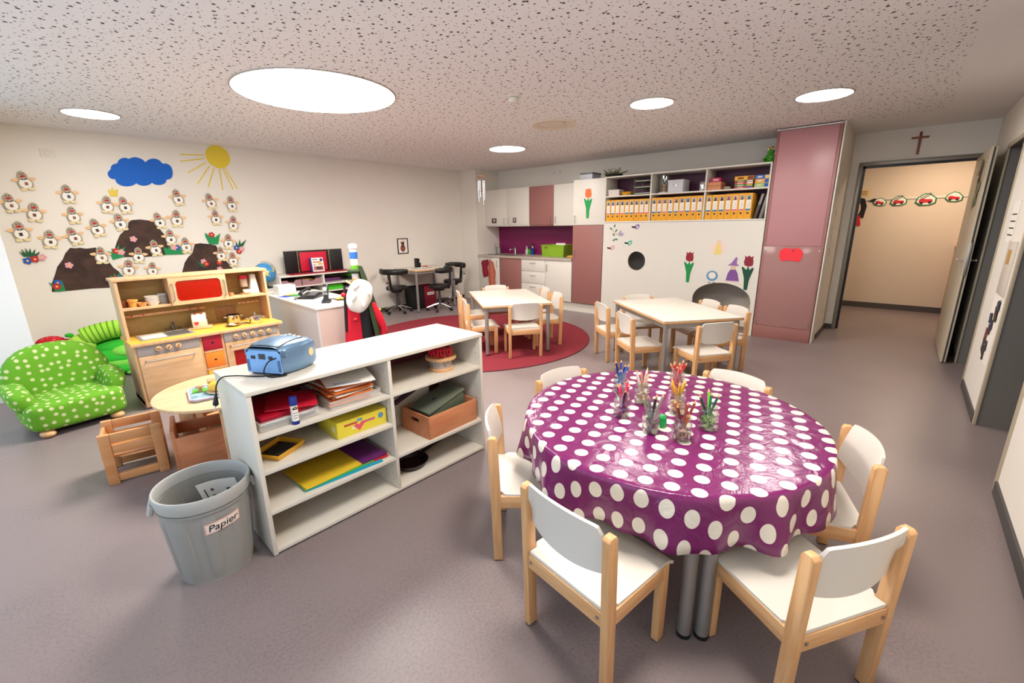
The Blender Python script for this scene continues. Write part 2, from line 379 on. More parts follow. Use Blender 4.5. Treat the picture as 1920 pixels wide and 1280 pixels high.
MB().lathe([(.16, 0), (.17, -.012), (.235, -.018), (.245, -.006), (.245, 0)], seg=40).build('ring', vm, t)
MB().lathe([(0, -.016), (.12, -.016), (.135, -.008), (.135, 0), (0, 0)], seg=40).build('disc', vm, t)
# ------------------------------------------------------------------ open door leaf
t = thing('door_leaf', 'open pale door leaf standing along the right wall', 'door', (7.40, -.475, 0), R_(180.4))
dl = mat('door_leaf_pale', '#cdbfa6', .45)
MB().bb(0, 1.18, -.022, .022, .008, 2.09, .003).build('panel', dl, t)
MB().bb(1.179, 1.183, -.006, .006, .01, 2.085).build('edge_groove', DARK, t)
MB().bb(1.18, 1.186, -.012, .012, .90, 1.22, .001).build('lock_plate', STEEL, t)
for s in (-1, 1):
    h = MB().cyl((1.11, s*.022, 1.05), (1.11, s*.062, 1.05), .009).tube([(1.11, s*.06, 1.05), (1.08, s*.062, 1.05), (.99, s*.062, 1.05)], .009).lathe([(0, .0), (.026, 0), (.026, .006), (0, .006)], c=(1.11, s*.022, 1.05), M=Euler((-s*pi/2, 0, 0)).to_matrix().to_4x4()).build('handle', CHROME, t)
    MB().lathe([(0, 0), (.024, 0), (.024, .006), (0, .006)], c=(1.11, s*.022, .96), M=Euler((-s*pi/2, 0, 0)).to_matrix().to_4x4()).build('key_rose', CHROME, t)
pc = thing('door_picture', 'green and brown leafy picture stuck on the open door', 'picture', (7.40, -.475, 0), R_(180.4))
random.seed(3)
for i in range(16):
    x = random.uniform(.62, .95); z = random.uniform(1.55, 1.98); c = random.choice(['#4f6b33', '#6b4a3a', '#7f8a5a', '#a08a72', '#3c4a2c'])
    MB().prism(circ(x, z, random.uniform(.03, .06), 9, random.uniform(.03, .07)), -.0225-.0004*i, -.0235-.0004*i, 'xz').build('leaf_shape', mat('leaf'+c, c, .8), pc)
# ------------------------------------------------------------------ things on the walls near the door
t = thing('cross', 'plain wooden cross above the doorway', 'cross', (XD, .065, 2.32))
cw = wood('cross_wood', '#7d4426', '#93552f')
MB().bb(-.016, -.001, -.012, .012, -.125, .125, .002).build('upright', cw, t)
MB().bb(-.018, -.003, -.078, .078, .05, .072, .002).build('crossbar', cw, t)
t = thing('picture_rail', 'thin metal picture rail along the corridor wall', 'rail', (9.6, 0, 1.77))
MB().bb(-.012, 0, -1.2, 1.3, -.012, .012, .002).build('rail', mat('rail_white', '#d8cfc4', .4, .2), t)
def truck(y, z, s, rot, label, ladder):
    t = thing('paper_fire_engine', label, 'cutout', (9.588, y, z), 0, 'paper fire engines on the corridor wall'); t.rotation_euler = (rot, 0, 0)
    g = mat('craft_green', '#1d7a3c', .7); rd = mat('craft_red', '#c8202a', .6); wh = PAPERW; bk = BLACK
    def blob(k): return [(-.13*k, -.07*k), (-.05*k, -.10*k), (.08*k, -.09*k), (.14*k, -.03*k), (.11*k, .05*k), (.02*k, .11*k), (-.06*k, .09*k), (-.14*k, .01*k)]
    MB().prism([(u*s, v*s) for u, v in blob(1)], -.003, 0, 'yz', .001).build('backing', g, t)
    MB().prism([(u*s, v*s) for u, v in blob(.84)], -.006, -.003, 'yz').build('card', wh, t)
    MB().prism([(u*s, v*s) for u, v in ((-.09, -.05), (.09, -.05), (.09, .01), (.05, .025), (-.02, .005), (-.08, .0))], -.009, -.006, 'yz').build('engine_body', rd, t)
    for q in (-.05, .055): MB().prism(circ(q*s, -.05*s, .022*s, 12), -.012, -.009, 'yz').build('wheel', bk, t)
    if ladder:
        MB().box((-.0105, .0*s, .045*s), (.002, .16*s, .008), rot=(-.5, 0, 0)).box((-.0105, .01*s, .07*s), (.002, .16*s, .008), rot=(-.5, 0, 0)).build('ladder', bk, t)
for y, z, s, rr, lad, lb in ((.42, 1.73, .62, .12, 0, 'paper fire engine without a ladder, leftmost on the corridor wall'), (.19, 1.735, .75, -.1, 1, 'paper fire engine with a raised ladder, second from left on the corridor wall'), (-.13, 1.74, .9, -.08, 1, 'largest paper fire engine with striped ladder on the corridor wall'), (-.44, 1.765, .72, .02, 0, 'paper fire engine without raised ladder, nearest the open door')):
    truck(y, z, s, rr, lb, lad)
t = thing('painted_face', 'painted girl portrait with black hair cut from paper on corridor wall', 'cutout', (9.59, .70, 1.62))
MB().prism([(-.10, -.14), (-.12, .05), (-.08, .17), (.02, .20), (.11, .17), (.12, .05), (.0, .06), (-.02, -.10)], -.003, 0, 'yz').prism([(-.12, .13), (-.2, .11), (-.26, .15), (-.2, .17)], -.0032, 0, 'yz').build('hair', BLACK, t)
MB().prism(circ(.04, .01, .085, 18, .13), -.006, -.003, 'yz').build('face', mat('skin_paper', '#e0b48e', .8), t)
MB().prism([(-.08, -.26), (.14, -.26), (.12, -.10), (-.05, -.09)], -.008, -.004, 'yz').build('dress', mat('craft_red', '#c8202a', .6), t)
MB().prism([(-.02, -.015), (.03, -.025), (.03, -.015)], -.0085, -.006, 'yz').build('mouth', mat('craft_red', '#c8202a', .6), t)
t = thing('paper_note', 'yellowish paper note above the painted girl', 'note', (9.595, .66, 1.88))
MB().bb(-.003, 0, -.09, .09, -.05, .05).build('sheet', mat('note_paper', '#e2c98a', .8), t)
for i in range(3): MB().bb(-.005, -.003, -.06, .06, -.03+.025*i, -.02+.025*i).build('line', mat('note_ink', '#8a4a3c', .8), t)
t = thing('wooden_rack', 'orange-brown wooden rack end seen through the doorway', 'rack', (9.28, -.60, 0))
MB().bb(-.02, .30, -.12, .02, .02, 1.02, .006).build('side_panel', REDWOOD, t)
MB().bb(-.03, .31, -.4, .03, 1.02, 1.05, .004).build('top', REDWOOD, t)
# switches on the return wall
for i, (x, z, hh, lb) in enumerate(((6.66, 1.53, .08, 'topmost light switch on the cream return wall'), (6.66, 1.30, .16, 'tall double switch plate on the cream return wall, middle'), (6.66, 1.08, .10, 'lowest switch plate on the cream return wall'), (6.95, .32, .08, 'white socket low on the cream return wall'))):
    t = thing('wall_switch', lb, 'switch', (x, .685, z)); MB().bb(-.04, .04, -.008, 0, -hh/2, hh/2, .003).build('plate', WHITE, t); MB().bb(-.026, .026, -.013, -.008, -hh/2+.016, hh/2-.016, .003).build('rocker', WHITE, t)
# notices on the right wall
t = thing('wall_notice', 'white printed notice high on the right wall', 'notice', (5.02, YC, 1.42)); MB().bb(-.14, .14, 0, .003, -.15, .15).build('sheet', PAPERW, t)
for i in range(4): MB().bb(-.1, .1, .003, .004, -.1+.05*i, -.09+.05*i).build('line', DARK, t)
t = thing('wall_pocket', 'clear document pocket with yellow print on the right wall', 'pocket', (4.72, YC, 1.13)); MB().bb(-.15, .15, 0, .012, -.22, .16, .002).build('pocket', mat('pocket_plastic', '#d9cfc4', .3), t); MB().bb(-.06, .06, .012, .014, .0, .10).build('print', mat('ochre_print', '#b98f4c', .7), t)
t = thing('photo_collage', 'cluster of small dark photographs on the right wall', 'photo', (4.76, YC, .66)); MB().bb(-.19, .19, 0, .003, -.26, .24).build('sheet', PAPERW, t)
random.seed(5)
for i in range(11):
    x = random.uniform(-.13, .13); z = -.22+.04*i; c = random.choice(['#5a2c30', '#2d3a52', '#3a332f', '#7a4a44', '#45392c'])
    MB().box((x, .005+.0006*i, z), (.09, .002, .075), rot=(0, random.uniform(-.3, .3), 0)).build('snapshot', mat('snap'+c, c, .5), t)
# ------------------------------------------------------------------ paper landscape on the left wall
def wall_piece(poly, d, th, name, m, parent=None):
    return MB().prism([(x, z) for x, z in poly], YA-d, YA-d-th, 'xz').build(name, m, parent)
def smooth_poly(p, k=2):
    for _ in range(k):
        q = []
        for i in range(len(p)):
            a, b = p[i], p[(i+1) % len(p)]; q += [(a[0]*.75+b[0]*.25, a[1]*.75+b[1]*.25), (a[0]*.25+b[0]*.75, a[1]*.25+b[1]*.75)]
        p = q
    return p
cloud = [(0.964, 2.075), (0.978, 2.104), (1.005, 2.13), (1.008, 2.155), (1.03, 2.182), (1.073, 2.196), (1.084, 2.225), (1.112, 2.251), (1.15, 2.266), (1.186, 2.253), (1.209, 2.269), (1.241, 2.279), (1.282, 2.273), (1.315, 2.253), (1.329, 2.228), (1.36, 2.26), (1.407, 2.279), (1.451, 2.276), (1.479, 2.253), (1.491, 2.227), (1.528, 2.235), (1.558, 2.222), (1.578, 2.186), (1.577, 2.133), (1.564, 2.086), (1.536, 2.055), (1.499, 2.051), (1.489, 2.016), (1.452, 1.989), (1.405, 1.981), (1.368, 1.988), (1.352, 2.008), (1.325, 1.981), (1.276, 1.965), (1.227, 1.971), (1.203, 1.994), (1.178, 1.969), (1.127, 1.951), (1.074, 1.953), (1.037, 1.973), (1.022, 2.0), (1.025, 2.026), (0.995, 2.024), (0.973, 2.04)]
tag(wall_piece(smooth_poly(cloud, 1), 0, .006, 'paper_cloud', mat('cloud_blue', '#0a5fc0', .7)), 'big blue paper cloud on the left wall', 'cutout')
t = thing('paper_sun', 'yellow paper sun with thin rays on the left wall', 'cutout', (2.095, YA, 2.362)); ym = mat('sun_yellow', '#e3c93c', .7)
MB().prism(circ(0, 0, .137, 40), 0, -.006, 'xz').build('disc', ym, t)
for (a, b), (c, d) in [((1.943, 2.37), (1.687, 2.351)), ((1.943, 2.329), (1.674, 2.27)), ((1.95, 2.282), (1.734, 2.144)), ((1.98, 2.242), (1.811, 2.015)), ((2.028, 2.222), (1.922, 1.981)), ((2.088, 2.219), (2.084, 1.956)), ((2.125, 2.23), (2.209, 1.973)), ((2.145, 2.239), (2.261, 1.981))]:
    n = Vector((-(d-b), c-a)).normalized()*.006
    MB().prism([(a-2.095+n.x, b-2.362+n.y), (c-2.095+n.x, d-2.362+n.y), (c-2.095-n.x, d-2.362-n.y), (a-2.095-n.x, b-2.362-n.y)], -.001, -.003, 'xz').build('ray', ym, t)
mtm = mat('mountain_brown', '#402a20', .75, var=.45, vscale=9)
for poly, lb in (([(0.279, 0.831), (0.30, .93), (0.337, 1.009), (.37, 1.09), (0.428, 1.166), (.46, 1.23), (0.508, 1.286), (.55, 1.279), (0.588, 1.284), (.63, 1.272), (0.673, 1.275), (0.713, 1.281), (0.753, 1.227), (0.824, 1.049), (0.862, 1.0), (0.891, 0.935), (.9, .88), (0.82, 0.82), (.6, .832), (.42, .828)], 'dark brown paper mountain, leftmost and lowest of the three'),
                 ([(0.878, 1.266), (.91, 1.34), (0.95, 1.414), (1.037, 1.495), (1.05, 1.55), (1.082, 1.577), (1.163, 1.585), (1.237, 1.574), (1.285, 1.561), (1.333, 1.467), (1.368, 1.403), (1.371, 1.307), (1.417, 1.184), (1.346, 1.163), (1.148, 1.151), (0.939, 1.159), (.89, 1.2)], 'dark brown paper mountain, tallest in the middle'),
                 ([(1.457, 0.916), (1.513, 1.054), (1.56, 1.12), (1.611, 1.165), (1.64, 1.23), (1.659, 1.28), (1.719, 1.289), (1.82, 1.273), (1.893, 1.253), (1.912, 1.183), (1.971, 1.057), (2.046, 0.926), (2.04, 0.83), (1.6, .83), (1.45, .85)], 'dark brown paper mountain, rightmost, half behind the play kitchen')):
    tag(wall_piece(poly, 0, .005, 'paper_mountain', mtm), lb, 'cutout', 'paper mountains')
tag(wall_piece([(0.942, 1.836), (0.938, 1.918), (0.959, 1.894), (0.979, 1.941), (0.988, 1.898), (1.027, 1.922), (1.008, 1.834)], 0, .006, 'crown_cutout', mat('crown_gold', '#dcbf45', .6)), 'small golden paper crown above two paper birds', 'cutout')
GR = mat('grass_green', '#12874a', .7); GRD = mat('grass_dark', '#1c5a34', .7)
PK = mat('flower_pink', '#d99aa8', .7); RDF = mat('flower_red', '#b8202a', .7); BLF = mat('flower_blue', '#1f56a8', .7); YC_ = mat('flower_eye', '#e8c25a', .7)
def grass(poly, label, m, flowers):
    cx = sum(p[0] for p in poly)/len(poly); cz = sum(p[1] for p in poly)/len(poly)
    t = thing('paper_grass', label, 'cutout', (cx, YA, cz), 0, 'paper grass tufts')
    MB().prism([(x-cx, z-cz) for x, z in poly], -.006, -.011, 'xz').build('tuft', m, t)
    for i, (x, z, fm) in enumerate(flowers): flower_part(t, x-cx, z-cz, fm, .012+.003*i)
def flower_part(parent, x, z, fm, d):
    p = []
    for i in range(40):
        a = 2*pi*i/40; r = .036*(.72+.28*abs(cos(2.5*a))); p.append((x+r*cos(a), z+r*sin(a)))
    f = MB().prism(p, -d, -d-.002, 'xz').build('flower', fm, parent)
    MB().prism(circ(x, z, .010, 10), -d-.002, -d-.004, 'xz').build('flower_eye', YC_, f)
grass([(0.15, 1.212), (0.129, 1.267), (0.152, 1.246), (0.148, 1.293), (0.17, 1.238), (0.177, 1.299), (0.191, 1.25), (0.21, 1.297), (0.212, 1.242), (0.247, 1.288), (0.233, 1.234), (0.275, 1.26), (0.25, 1.206)], 'paper grass tuft with blue, red and pink flowers, leftmost on the wall', GRD, [(.167, 1.17, BLF), (.223, 1.183, RDF), (.278, 1.2, PK)])
grass([(0.834, 1.135), (0.826, 1.216), (0.796, 1.24), (0.844, 1.219), (0.847, 1.267), (0.877, 1.243), (0.919, 1.309), (0.912, 1.242), (0.973, 1.277), (0.938, 1.217), (0.94, 1.164)], 'paper grass tuft with red and pink flowers between left and middle mountains', GR, [(.881, 1.233, RDF), (.922, 1.218, PK)])
grass([(1.333, 1.164), (1.326, 1.261), (1.365, 1.235), (1.406, 1.274), (1.468, 1.238), (1.492, 1.254), (1.504, 1.204), (1.527, 1.161)], 'paper grass tuft with pink and blue flowers right of the middle mountain', GR, [(1.463, 1.247, BLF), (1.429, 1.248, PK)])
grass([(1.82, 1.273), (1.791, 1.368), (1.792, 1.418), (1.851, 1.366), (1.885, 1.39), (1.894, 1.356), (1.964, 1.406), (1.919, 1.269)], 'paper grass tuft with one red flower on top of the right mountain', GR, [(1.862, 1.391, RDF)])
grass([(2.114, 1.199), (2.137, 1.296), (2.152, 1.233), (2.182, 1.321), (2.189, 1.259), (2.265, 1.318), (2.197, 1.204)], 'dark paper grass tuft with three flowers, rightmost on the wall', GRD, [(2.127, 1.213, BLF), (2.149, 1.162, RDF), (2.187, 1.196, PK)])
grass([(0.305, 0.832), (0.288, 0.899), (0.275, 0.936), (0.309, 0.904), (0.324, 0.953), (0.378, 0.94), (0.384, 0.837), (0.34, 0.828)], 'paper grass tuft with red flower at the left mountain foot', GR, [(.34, .922, BLF), (.326, .885, RDF)])
grass([(0.776, 0.923), (0.778, 0.961), (0.809, 0.943), (0.811, 0.981), (0.84, 0.948), (0.859, 0.985), (0.877, 0.952), (0.915, 0.964), (0.895, 0.919)], 'low paper grass tuft peeking above the play kitchen', GR, [(.87, .925, BLF), (.82, .92, RDF)])
grass([(1.67, 1.0), (1.637, 1.079), (1.677, 1.042), (1.71, 1.057), (1.732, 0.969)], 'dark green paper leaves with pink and red flowers on the right mountain', GRD, [(1.717, 1.056, PK), (1.741, 1.024, RDF)])
for x, z, fm, lb in ((1.061, 1.362, PK, 'lone pink paper flower on the middle mountain'), (.464, 1.102, PK, 'lone pink paper flower on the left mountain'), (1.886, .944, PK, 'lone pink paper flower low on the right mountain'), (1.896, 1.035, RDF, 'lone red paper flower on the right mountain')):
    t = thing('paper_flower', lb, 'cutout', (x, YA, z), 0, 'loose paper flowers'); flower_part(t, 0, 0, fm, .006)
# paper birds: grey body, white belly with a small photo, peach wings and feet, red beak
def make_bird():
    t = thing('paper_bird', '', 'cutout', (0, YA, 0), 0, 'paper birds with photos on the left wall')
    gb = mat('bird_grey', '#a89c86', .8); pe = mat('bird_peach', '#e8bd8c', .8); cr = mat('bird_cream', '#e3cf9f', .8)
    body = [(-.005, .095), (-.012, .088), (-.028, .075), (-.036, .05), (-.034, .025), (-.05, .0), (-.057, -.03), (-.048, -.065), (-.02, -.08), (.02, -.08), (.048, -.065), (.057, -.03), (.05, .0), (.034, .025), (.036, .05), (.026, .078), (.010, .088), (.014, .097), (.003, .090)]
    MB().prism(body, -.012, -.015, 'xz').build('body', gb, t)
    MB().prism(circ(0, -.027, .045, 24, .046), -.015, -.017, 'xz').build('belly', PAPERW, t)
    for s in (-1, 1):
        MB().prism([(s*x, z) for x, z in ((.03, .018), (.05, .03), (.085, .022), (.09, .008), (.07, -.003), (.045, -.004))], -.009, -.012, 'xz').build('wing', pe, t)
        MB().prism(circ(s*.028, -.082, .026, 14, .014), -.017, -.020, 'xz').build('foot', cr, t)
        MB().prism(circ(s*.010, .066, .0055, 8), -.015, -.0165, 'xz').build('eye', BLACK, t)
    MB().prism([(-.022, .044), (0, .055), (.022, .046), (.016, .034), (-.014, .033)], -.015, -.018, 'xz').build('beak', RDF, t)
    MB().prism([(-.02, .020), (.0, .014), (.022, .022), (.022, .010), (0, .006), (-.02, .008)], -.017, -.0185, 'xz').build('collar', BLACK, t)
    return t
BIRDS = [(0.306, 1.964, 0.18, 7.7), (0.165, 1.747, 0.18, 7.0), (0.315, 1.658, 0.186, -4.0), (0.599, 1.85, 0.184, 1.6), (0.177, 1.469, 0.193, 3.6), (0.374, 1.383, 0.187, -5.2), (0.599, 1.63, 0.174, 4.3), (0.562, 1.412, 0.183, 13.9), (0.763, 1.498, 0.192, 10.8), (0.9, 1.748, 0.181, -5.1), (1.05, 1.744, 0.184, 6.2), (0.974, 1.558, 0.187, 5.8), (1.573, 1.846, 0.189, 6.7), (1.34, 1.573, 0.182, 10.4), (1.52, 1.597, 0.199, -4.0), (1.917, 1.812, 0.191, 8.7), (2.154, 1.785, 0.195, 2.6), (1.944, 1.609, 0.185, 0.3), (2.138, 1.532, 0.192, -6.6), (1.42, 1.373, 0.185, 0.6), (1.561, 1.271, 0.19, 0.6), (1.244, 1.252, 0.184, 5.9), (1.073, 1.175, 0.18, -4.5), (0.744, 1.194, 0.186, -2.2), (0.956, 1.034, 0.195, -8.5), (1.175, 1.002, 0.169, -7.8), (2.042, 1.299, 0.193, -4.5), (1.929, 1.143, 0.183, 0.3), (2.06, 1.064, 0.188, 0.6)]
BL = ['highest of the birds at the left end', 'second from the top at the far left edge', 'below and right of the one at the left edge', 'above the others left of the blue cloud', 'third down at the far left edge', 'lowest of the group left of the left mountain', 'middle of the column left of the crown', 'tilted, just above the left mountain', 'right above the left mountain top', 'left one of the pair under the crown', 'right one of the pair under the crown', 'at the left shoulder of the middle mountain', 'highest of the three below the gap between cloud and sun', 'left of the pair right of the middle mountain peak', 'right of the pair right of the middle mountain peak', 'left of the top pair under the sun', 'right of the top pair under the sun', 'left of the lower pair under the sun', 'right of the lower pair under the sun', 'upper one on the right slope of the middle mountain', 'between the middle mountain and the right mountain', 'tilted, low on the middle mountain', 'at the foot of the middle mountain', 'on the right slope of the left mountain', 'just above the play kitchen, left of two', 'just above the play kitchen, right of two', 'top of the trio beside the right mountain', 'left of the trio on the right mountain slope', 'lowest of the trio by the right mountain']
b0 = make_bird()
random.seed(11)
for i, (x, z, L, a) in enumerate(BIRDS):
    b = b0 if i == 0 else copy_tree(b0)
    b.location = (x, YA, z); b.rotation_euler = (0, R_(-a), 0); k = L/.188*1.04; b.scale = (k, 1, k); b['label'] = 'grey paper bird, '+BL[i]
for i, b in enumerate([o for o in bpy.data.objects if o.get('label', '').startswith('grey paper bird')]):
    c = random.choice(['#4a2f28', '#6b3a34', '#2d2a33', '#8a5a48', '#3a4a5c'])
    MB().box((random.uniform(-.006, .006), -.0185, -.03), (.024, .002, .03), rot=(0, random.uniform(-.2, .2), 0)).build('photo', mat('birdphoto'+c, c, .6), b)
t = thing('wall_socket', 'white wall socket near the ceiling on the left wall', 'socket', (.527, YA, 2.248)); MB().bb(-.055, .055, -.008, 0, -.04, .04, .003).build('plate', WHITE, t); MB().lathe([(0, 0), (.022, 0), (.02, .008), (0, .004)], c=(0, -.008, 0), M=Euler((pi/2, 0, 0)).to_matrix().to_4x4()).build('outlet', WHITE, t)
t = thing('framed_picture', 'black-framed picture of a brown bear on the left wall', 'picture', (4.82, YA, 1.12))
MB().prism([(-.11, -.135), (.11, -.135), (.11, .135), (-.11, .135)], 0, -.018, 'xz', holes=([(-.098, -.122), (.098, -.122), (.098, .122), (-.098, .122)],)).build('frame', BLACK, t)
MB().bb(-.1, .1, -.008, -.002, -.124, .124).build('sheet', PAPERW, t)
br = mat('bear_brown', '#5c2f22', .8)
MB().prism(circ(0, -.04, .05, 18, .06), -.008, -.010, 'xz').prism(circ(.0, .04, .033, 16), -.0085, -.0105, 'xz').prism(circ(-.03, .068, .012, 10), -.008, -.010, 'xz').prism(circ(.028, .07, .012, 10), -.008, -.010, 'xz').build('bear', br, t)
MB().prism([(-.01, .09), (0, .12), (.012, .092)], -.008, -.010, 'xz').build('hat', mat('hat_orange', '#d98238', .8), t)
MB().prism(circ(.0, -.045, .025, 14, .035), -.0105, -.012, 'xz').build('apron', mat('apron_red', '#b5493c', .8), t)
# ================================================================== kitchen wall (fronts face -X)
def handle(parent, x, y, z, vertical=True, L=.11):
    d = (0, 0, L/2) if vertical else (0, L/2, 0)
    a = Vector((x, y, z)); d = Vector(d); o = Vector((-.028, 0, 0))
    MB().tube([a-d, a-d+o, a+d+o, a+d], .0045, 8).build('handle', STEEL, parent)
GAP = .003
def cabinet(label, y0, y1, z0, z1, xf, xb, fronts, m=WHITE, top=True):
    """fronts: list of (z0,z1,y0,y1,material,handle or None,name)"""
    t = thing('cabinet', label, 'cabinet', (xf, (y0+y1)/2, 0)); yc = (y0+y1)/2
    MB().bb(.02, xb-xf-.006, y0-yc+.001, y1-yc-.001, z0, z1).build('body', m, t)
    for a, b, c, d, fm, h, nm in fronts:
        p = MB().bb(0, .0185, c-yc+GAP, d-yc-GAP, a+GAP, b-GAP, .0015).build(nm, fm, t)
        if h: handle(p, 0, h[0]-yc, h[1], h[2])
    return t
HB = .86   # underside of worktop
c1 = cabinet('white base cabinet behind the hanging towels', 5.83, 6.395, .16, HB, XF, XB, [(.16, HB, 5.83, 6.395, WHITE, (5.88, .74, True), 'door')])
c2 = cabinet('old rose base cabinet under the sink', 5.28, 5.83, .16, HB, XF, XB, [(.16, HB, 5.28, 5.83, PINK, (5.78, .76, True), 'door')], PINK)
c3 = cabinet('white drawer cabinet with three drawers in the kitchen row', 4.73, 5.28, .16, HB, XF, XB, [(.64, HB, 4.73, 5.28, WHITE, (5.005, .79, False), 'drawer'), (.42, .64, 4.73, 5.28, WHITE, (5.005, .565, False), 'drawer'), (.16, .42, 4.73, 5.28, WHITE, (5.005, .36, False), 'drawer')])
c4 = cabinet('white base cabinet below the green crate', 4.17, 4.73, .16, HB, XF, XB, [(.16, HB, 4.17, 4.73, WHITE, (4.68, .72, True), 'door')])
c5 = cabinet('tall old rose cupboard next to the worktop', 3.60, 4.165, .16, 1.435, XF, XB, [(.16, 1.435, 3.60, 4.165, PINK, (4.12, .98, True), 'door')], PINK)
c6 = cabinet('white upper cupboard with an orange tulip', 3.59, 4.165, 1.437, 2.135, XF, XB, [(1.437, 2.135, 3.59, 4.165, WHITE, (4.12, 1.53, True), 'door')])
XU = 6.52
cabinet('white double wall cabinet left of the rose one', 5.28, 6.395, 1.432, 2.12, XU, XB, [(1.45, 2.12, 5.83, 6.395, WHITE, (5.885, 1.53, True), 'door'), (1.45, 2.12, 5.28, 5.83, WHITE, (5.775, 1.53, True), 'door'), (1.432, 1.448, 5.28, 6.395, WHITE, None, 'light_rail')])
cabinet('old rose wall cabinet above the worktop', 4.73, 5.28, 1.432, 2.12, XU, XB, [(1.45, 2.12, 4.73, 5.28, PINK, (4.79, 1.53, True), 'door')], PINK)
cabinet('white wall cabinet between the rose one and tulip cupboard', 4.167, 4.73, 1.432, 2.12, XU, XB, [(1.432, 2.12, 4.167, 4.73, WHITE, (4.68, 1.53, True), 'door')])
struct('baseboard_kitchen', MB().bb(XF+.05, XF+.07, 3.60, 6.40, 0, .16), WHITE)
# worktop with an inset sink
t = thing('worktop', 'pale stone-coloured kitchen worktop', 'worktop', (XF, 5.28, 0))
wt = mat('worktop_pale', '#b7aa9d', .4, var=.06, vscale=160)
MB().prism([(-.02, -1.11), (XB-XF, -1.11), (XB-XF, 1.118), (-.02, 1.118)], .86, .895, 'xy', holes=([(.12, .30), (.44, .30), (.44, .90), (.12, .90)],)).build('slab', wt, t)
t = thing('kitchen_sink', 'inset stainless sink in the worktop', 'sink', (XF+.28, 5.88, .895))
MB().prism([(-.19, -.33), (.19, -.33), (.19, .33), (-.19, .33)], 0, .004, 'xy', holes=([(-.15, -.02), (.15, -.02), (.15, .28), (-.15, .28)],)).build('rim', STEEL, t)
MB().bb(-.15, .15, -.02, .28, -.14, -.135).bb(-.155, -.15, -.02, .28, -.14, .002).bb(.15, .155, -.02, .28, -.14, .002).bb(-.15, .15, -.025, -.02, -.14, .002).bb(-.15, .15, .28, .285, -.14, .002).build('basin', STEEL, t)
t = thing('kitchen_tap', 'chrome single-lever kitchen tap', 'tap', (XF+.49, 5.84, .895))
MB().lathe([(0, 0), (.026, 0), (.024, .01), (.02, .015), (.02, .09), (.016, .1), (0, .1)]).build('body', CHROME, t)
MB().tube([(0, 0, .07), (-.04, 0, .10), (-.11, 0, .115), (-.15, 0, .10), (-.155, 0, .085)], .012, 10).build('spout', CHROME, t)
MB().tube([(0, 0, .10), (.005, -.005, .13), (-.02, -.03, .165), (-.03, -.05, .17)], [.015, .012, .009, .008], 8).build('lever', CHROME, t)
t = thing('splashback', 'deep purple splashback panel above the worktop', 'splashback', (XB-.015, 5.2, 0)); MB().bb(-.004, .012, -1.03, 1.19, .897, 1.434).build('panel', PURPLE, t)
t = thing('steel_jug', 'stainless steel jug beside the pillar', 'jug', (XF+.5, 6.30, .895)); 
MB().lathe([(0, 0), (.05, 0), (.052, .02), (.05, .12), (.054, .125), (.05, .128), (.047, .12), (.047, .01), (0, .01)]).build('body', STEEL, t)
MB().tube([(0, .045, .11), (0, .10, .13), (0, .10, .17), (0, .06, .17)], .005).build('handle', STEEL, t)
for y, m_, lb, h in ((5.60, mat('soap_clear', '#cfd6c4', .2), 'clear pump soap dispenser, leftmost by the sink', .15), (5.53, mat('soap_green', '#3f9a3c', .25), 'green bottle between two soap dispensers', .14), (5.455, mat('soap_blue', '#123f9c', .25), 'blue pump soap bottle beside the green crate', .16)):
    t = thing('soap_bottle', lb, 'bottle', (XF+.56, y, .895), 0, 'soap bottles by the sink')
    MB().lathe([(0, 0), (.028, 0), (.03, .01), (.03, h*.6), (.012, h*.72), (.012, h*.8), (0, h*.8)], seg=16).build('bottle', m_, t)
    MB().cyl((0, 0, h*.78), (0, 0, h*.9), .013).cyl((0, 0, h*.9), (0, 0, h), .004).box((-.012, 0, h), (.04, .014, .01), .003).build('pump', (mat('pump_white', '#e4e4e0', .4) if 'green' not in lb.split()[0] else BLACK), t)
t = thing('dish_brush', 'dark dish brush standing behind the soap bottles', 'brush', (XF+.60, 5.51, .895)); MB().cyl((0, 0, 0), (0, 0, .16), .006).build('handle', DARK, t); MB().ell((0, 0, .19), (.028, .028, .032)).build('bristles', DARK, t)
# green translucent crate
t = thing('plastic_crate', 'lime green translucent crate on the worktop', 'crate', (XF+.36, 4.72, .897))
gc = mat('lime_plastic', '#a3d038', .3, trans=.35, alpha=.93)
def open_box(mb, sx, sy, h, th, taper=0.0):
    mb.prism([(-sx/2, -sy/2), (sx/2, -sy/2), (sx/2, sy/2), (-sx/2, sy/2)], 0, th, 'xy')
    k = 1+taper
    for s in (-1, 1):
        b = bmesh.new()
        def quad(a, bb, c, d):
            f = b.faces.new([b.verts.new(v) for v in (a, bb, c, d)]); return f
        quad((s*sx/2, -sy/2, 0), (s*sx/2, sy/2, 0), (s*sx/2*k, sy/2*k, h), (s*sx/2*k, -sy/2*k, h))
        quad((-sx/2, s*sy/2, 0), (sx/2, s*sy/2, 0), (sx/2*k, s*sy/2*k, h), (-sx/2*k, s*sy/2*k, h))
        b.normal_update(); bmesh.ops.solidify(b, geom=list(b.faces), thickness=th)
        mb._add(b)
    return mb
open_box(MB(), .30, .46, .20, .004, .06).build('shell', gc, t)
rm = MB(); rm.prism([(-.172, -.255), (.172, -.255), (.172, .255), (-.172, .255)], .197, .209, 'xy', holes=([(-.155, -.238), (.155, -.238), (.155, .238), (-.155, .238)],)); rm.build('rim', gc, t)
MB().bb(-.176, -.172, .10, .17, .15, .175, .002).build('grip', mat('grip_dark', '#7a6a2a', .5), t)
MB().box((.03, -.04, .13), (.006, .2, .21), rot=(0, .12, 0)).build('sheet', PAPERW, t)
MB().bb(-.10, .10, -.02, .02, .01, .17).bb(-.11, .1, -.15, -.11, .01, .15).build('folder', mat('crate_green_folder', '#5fb52c', .5), t)
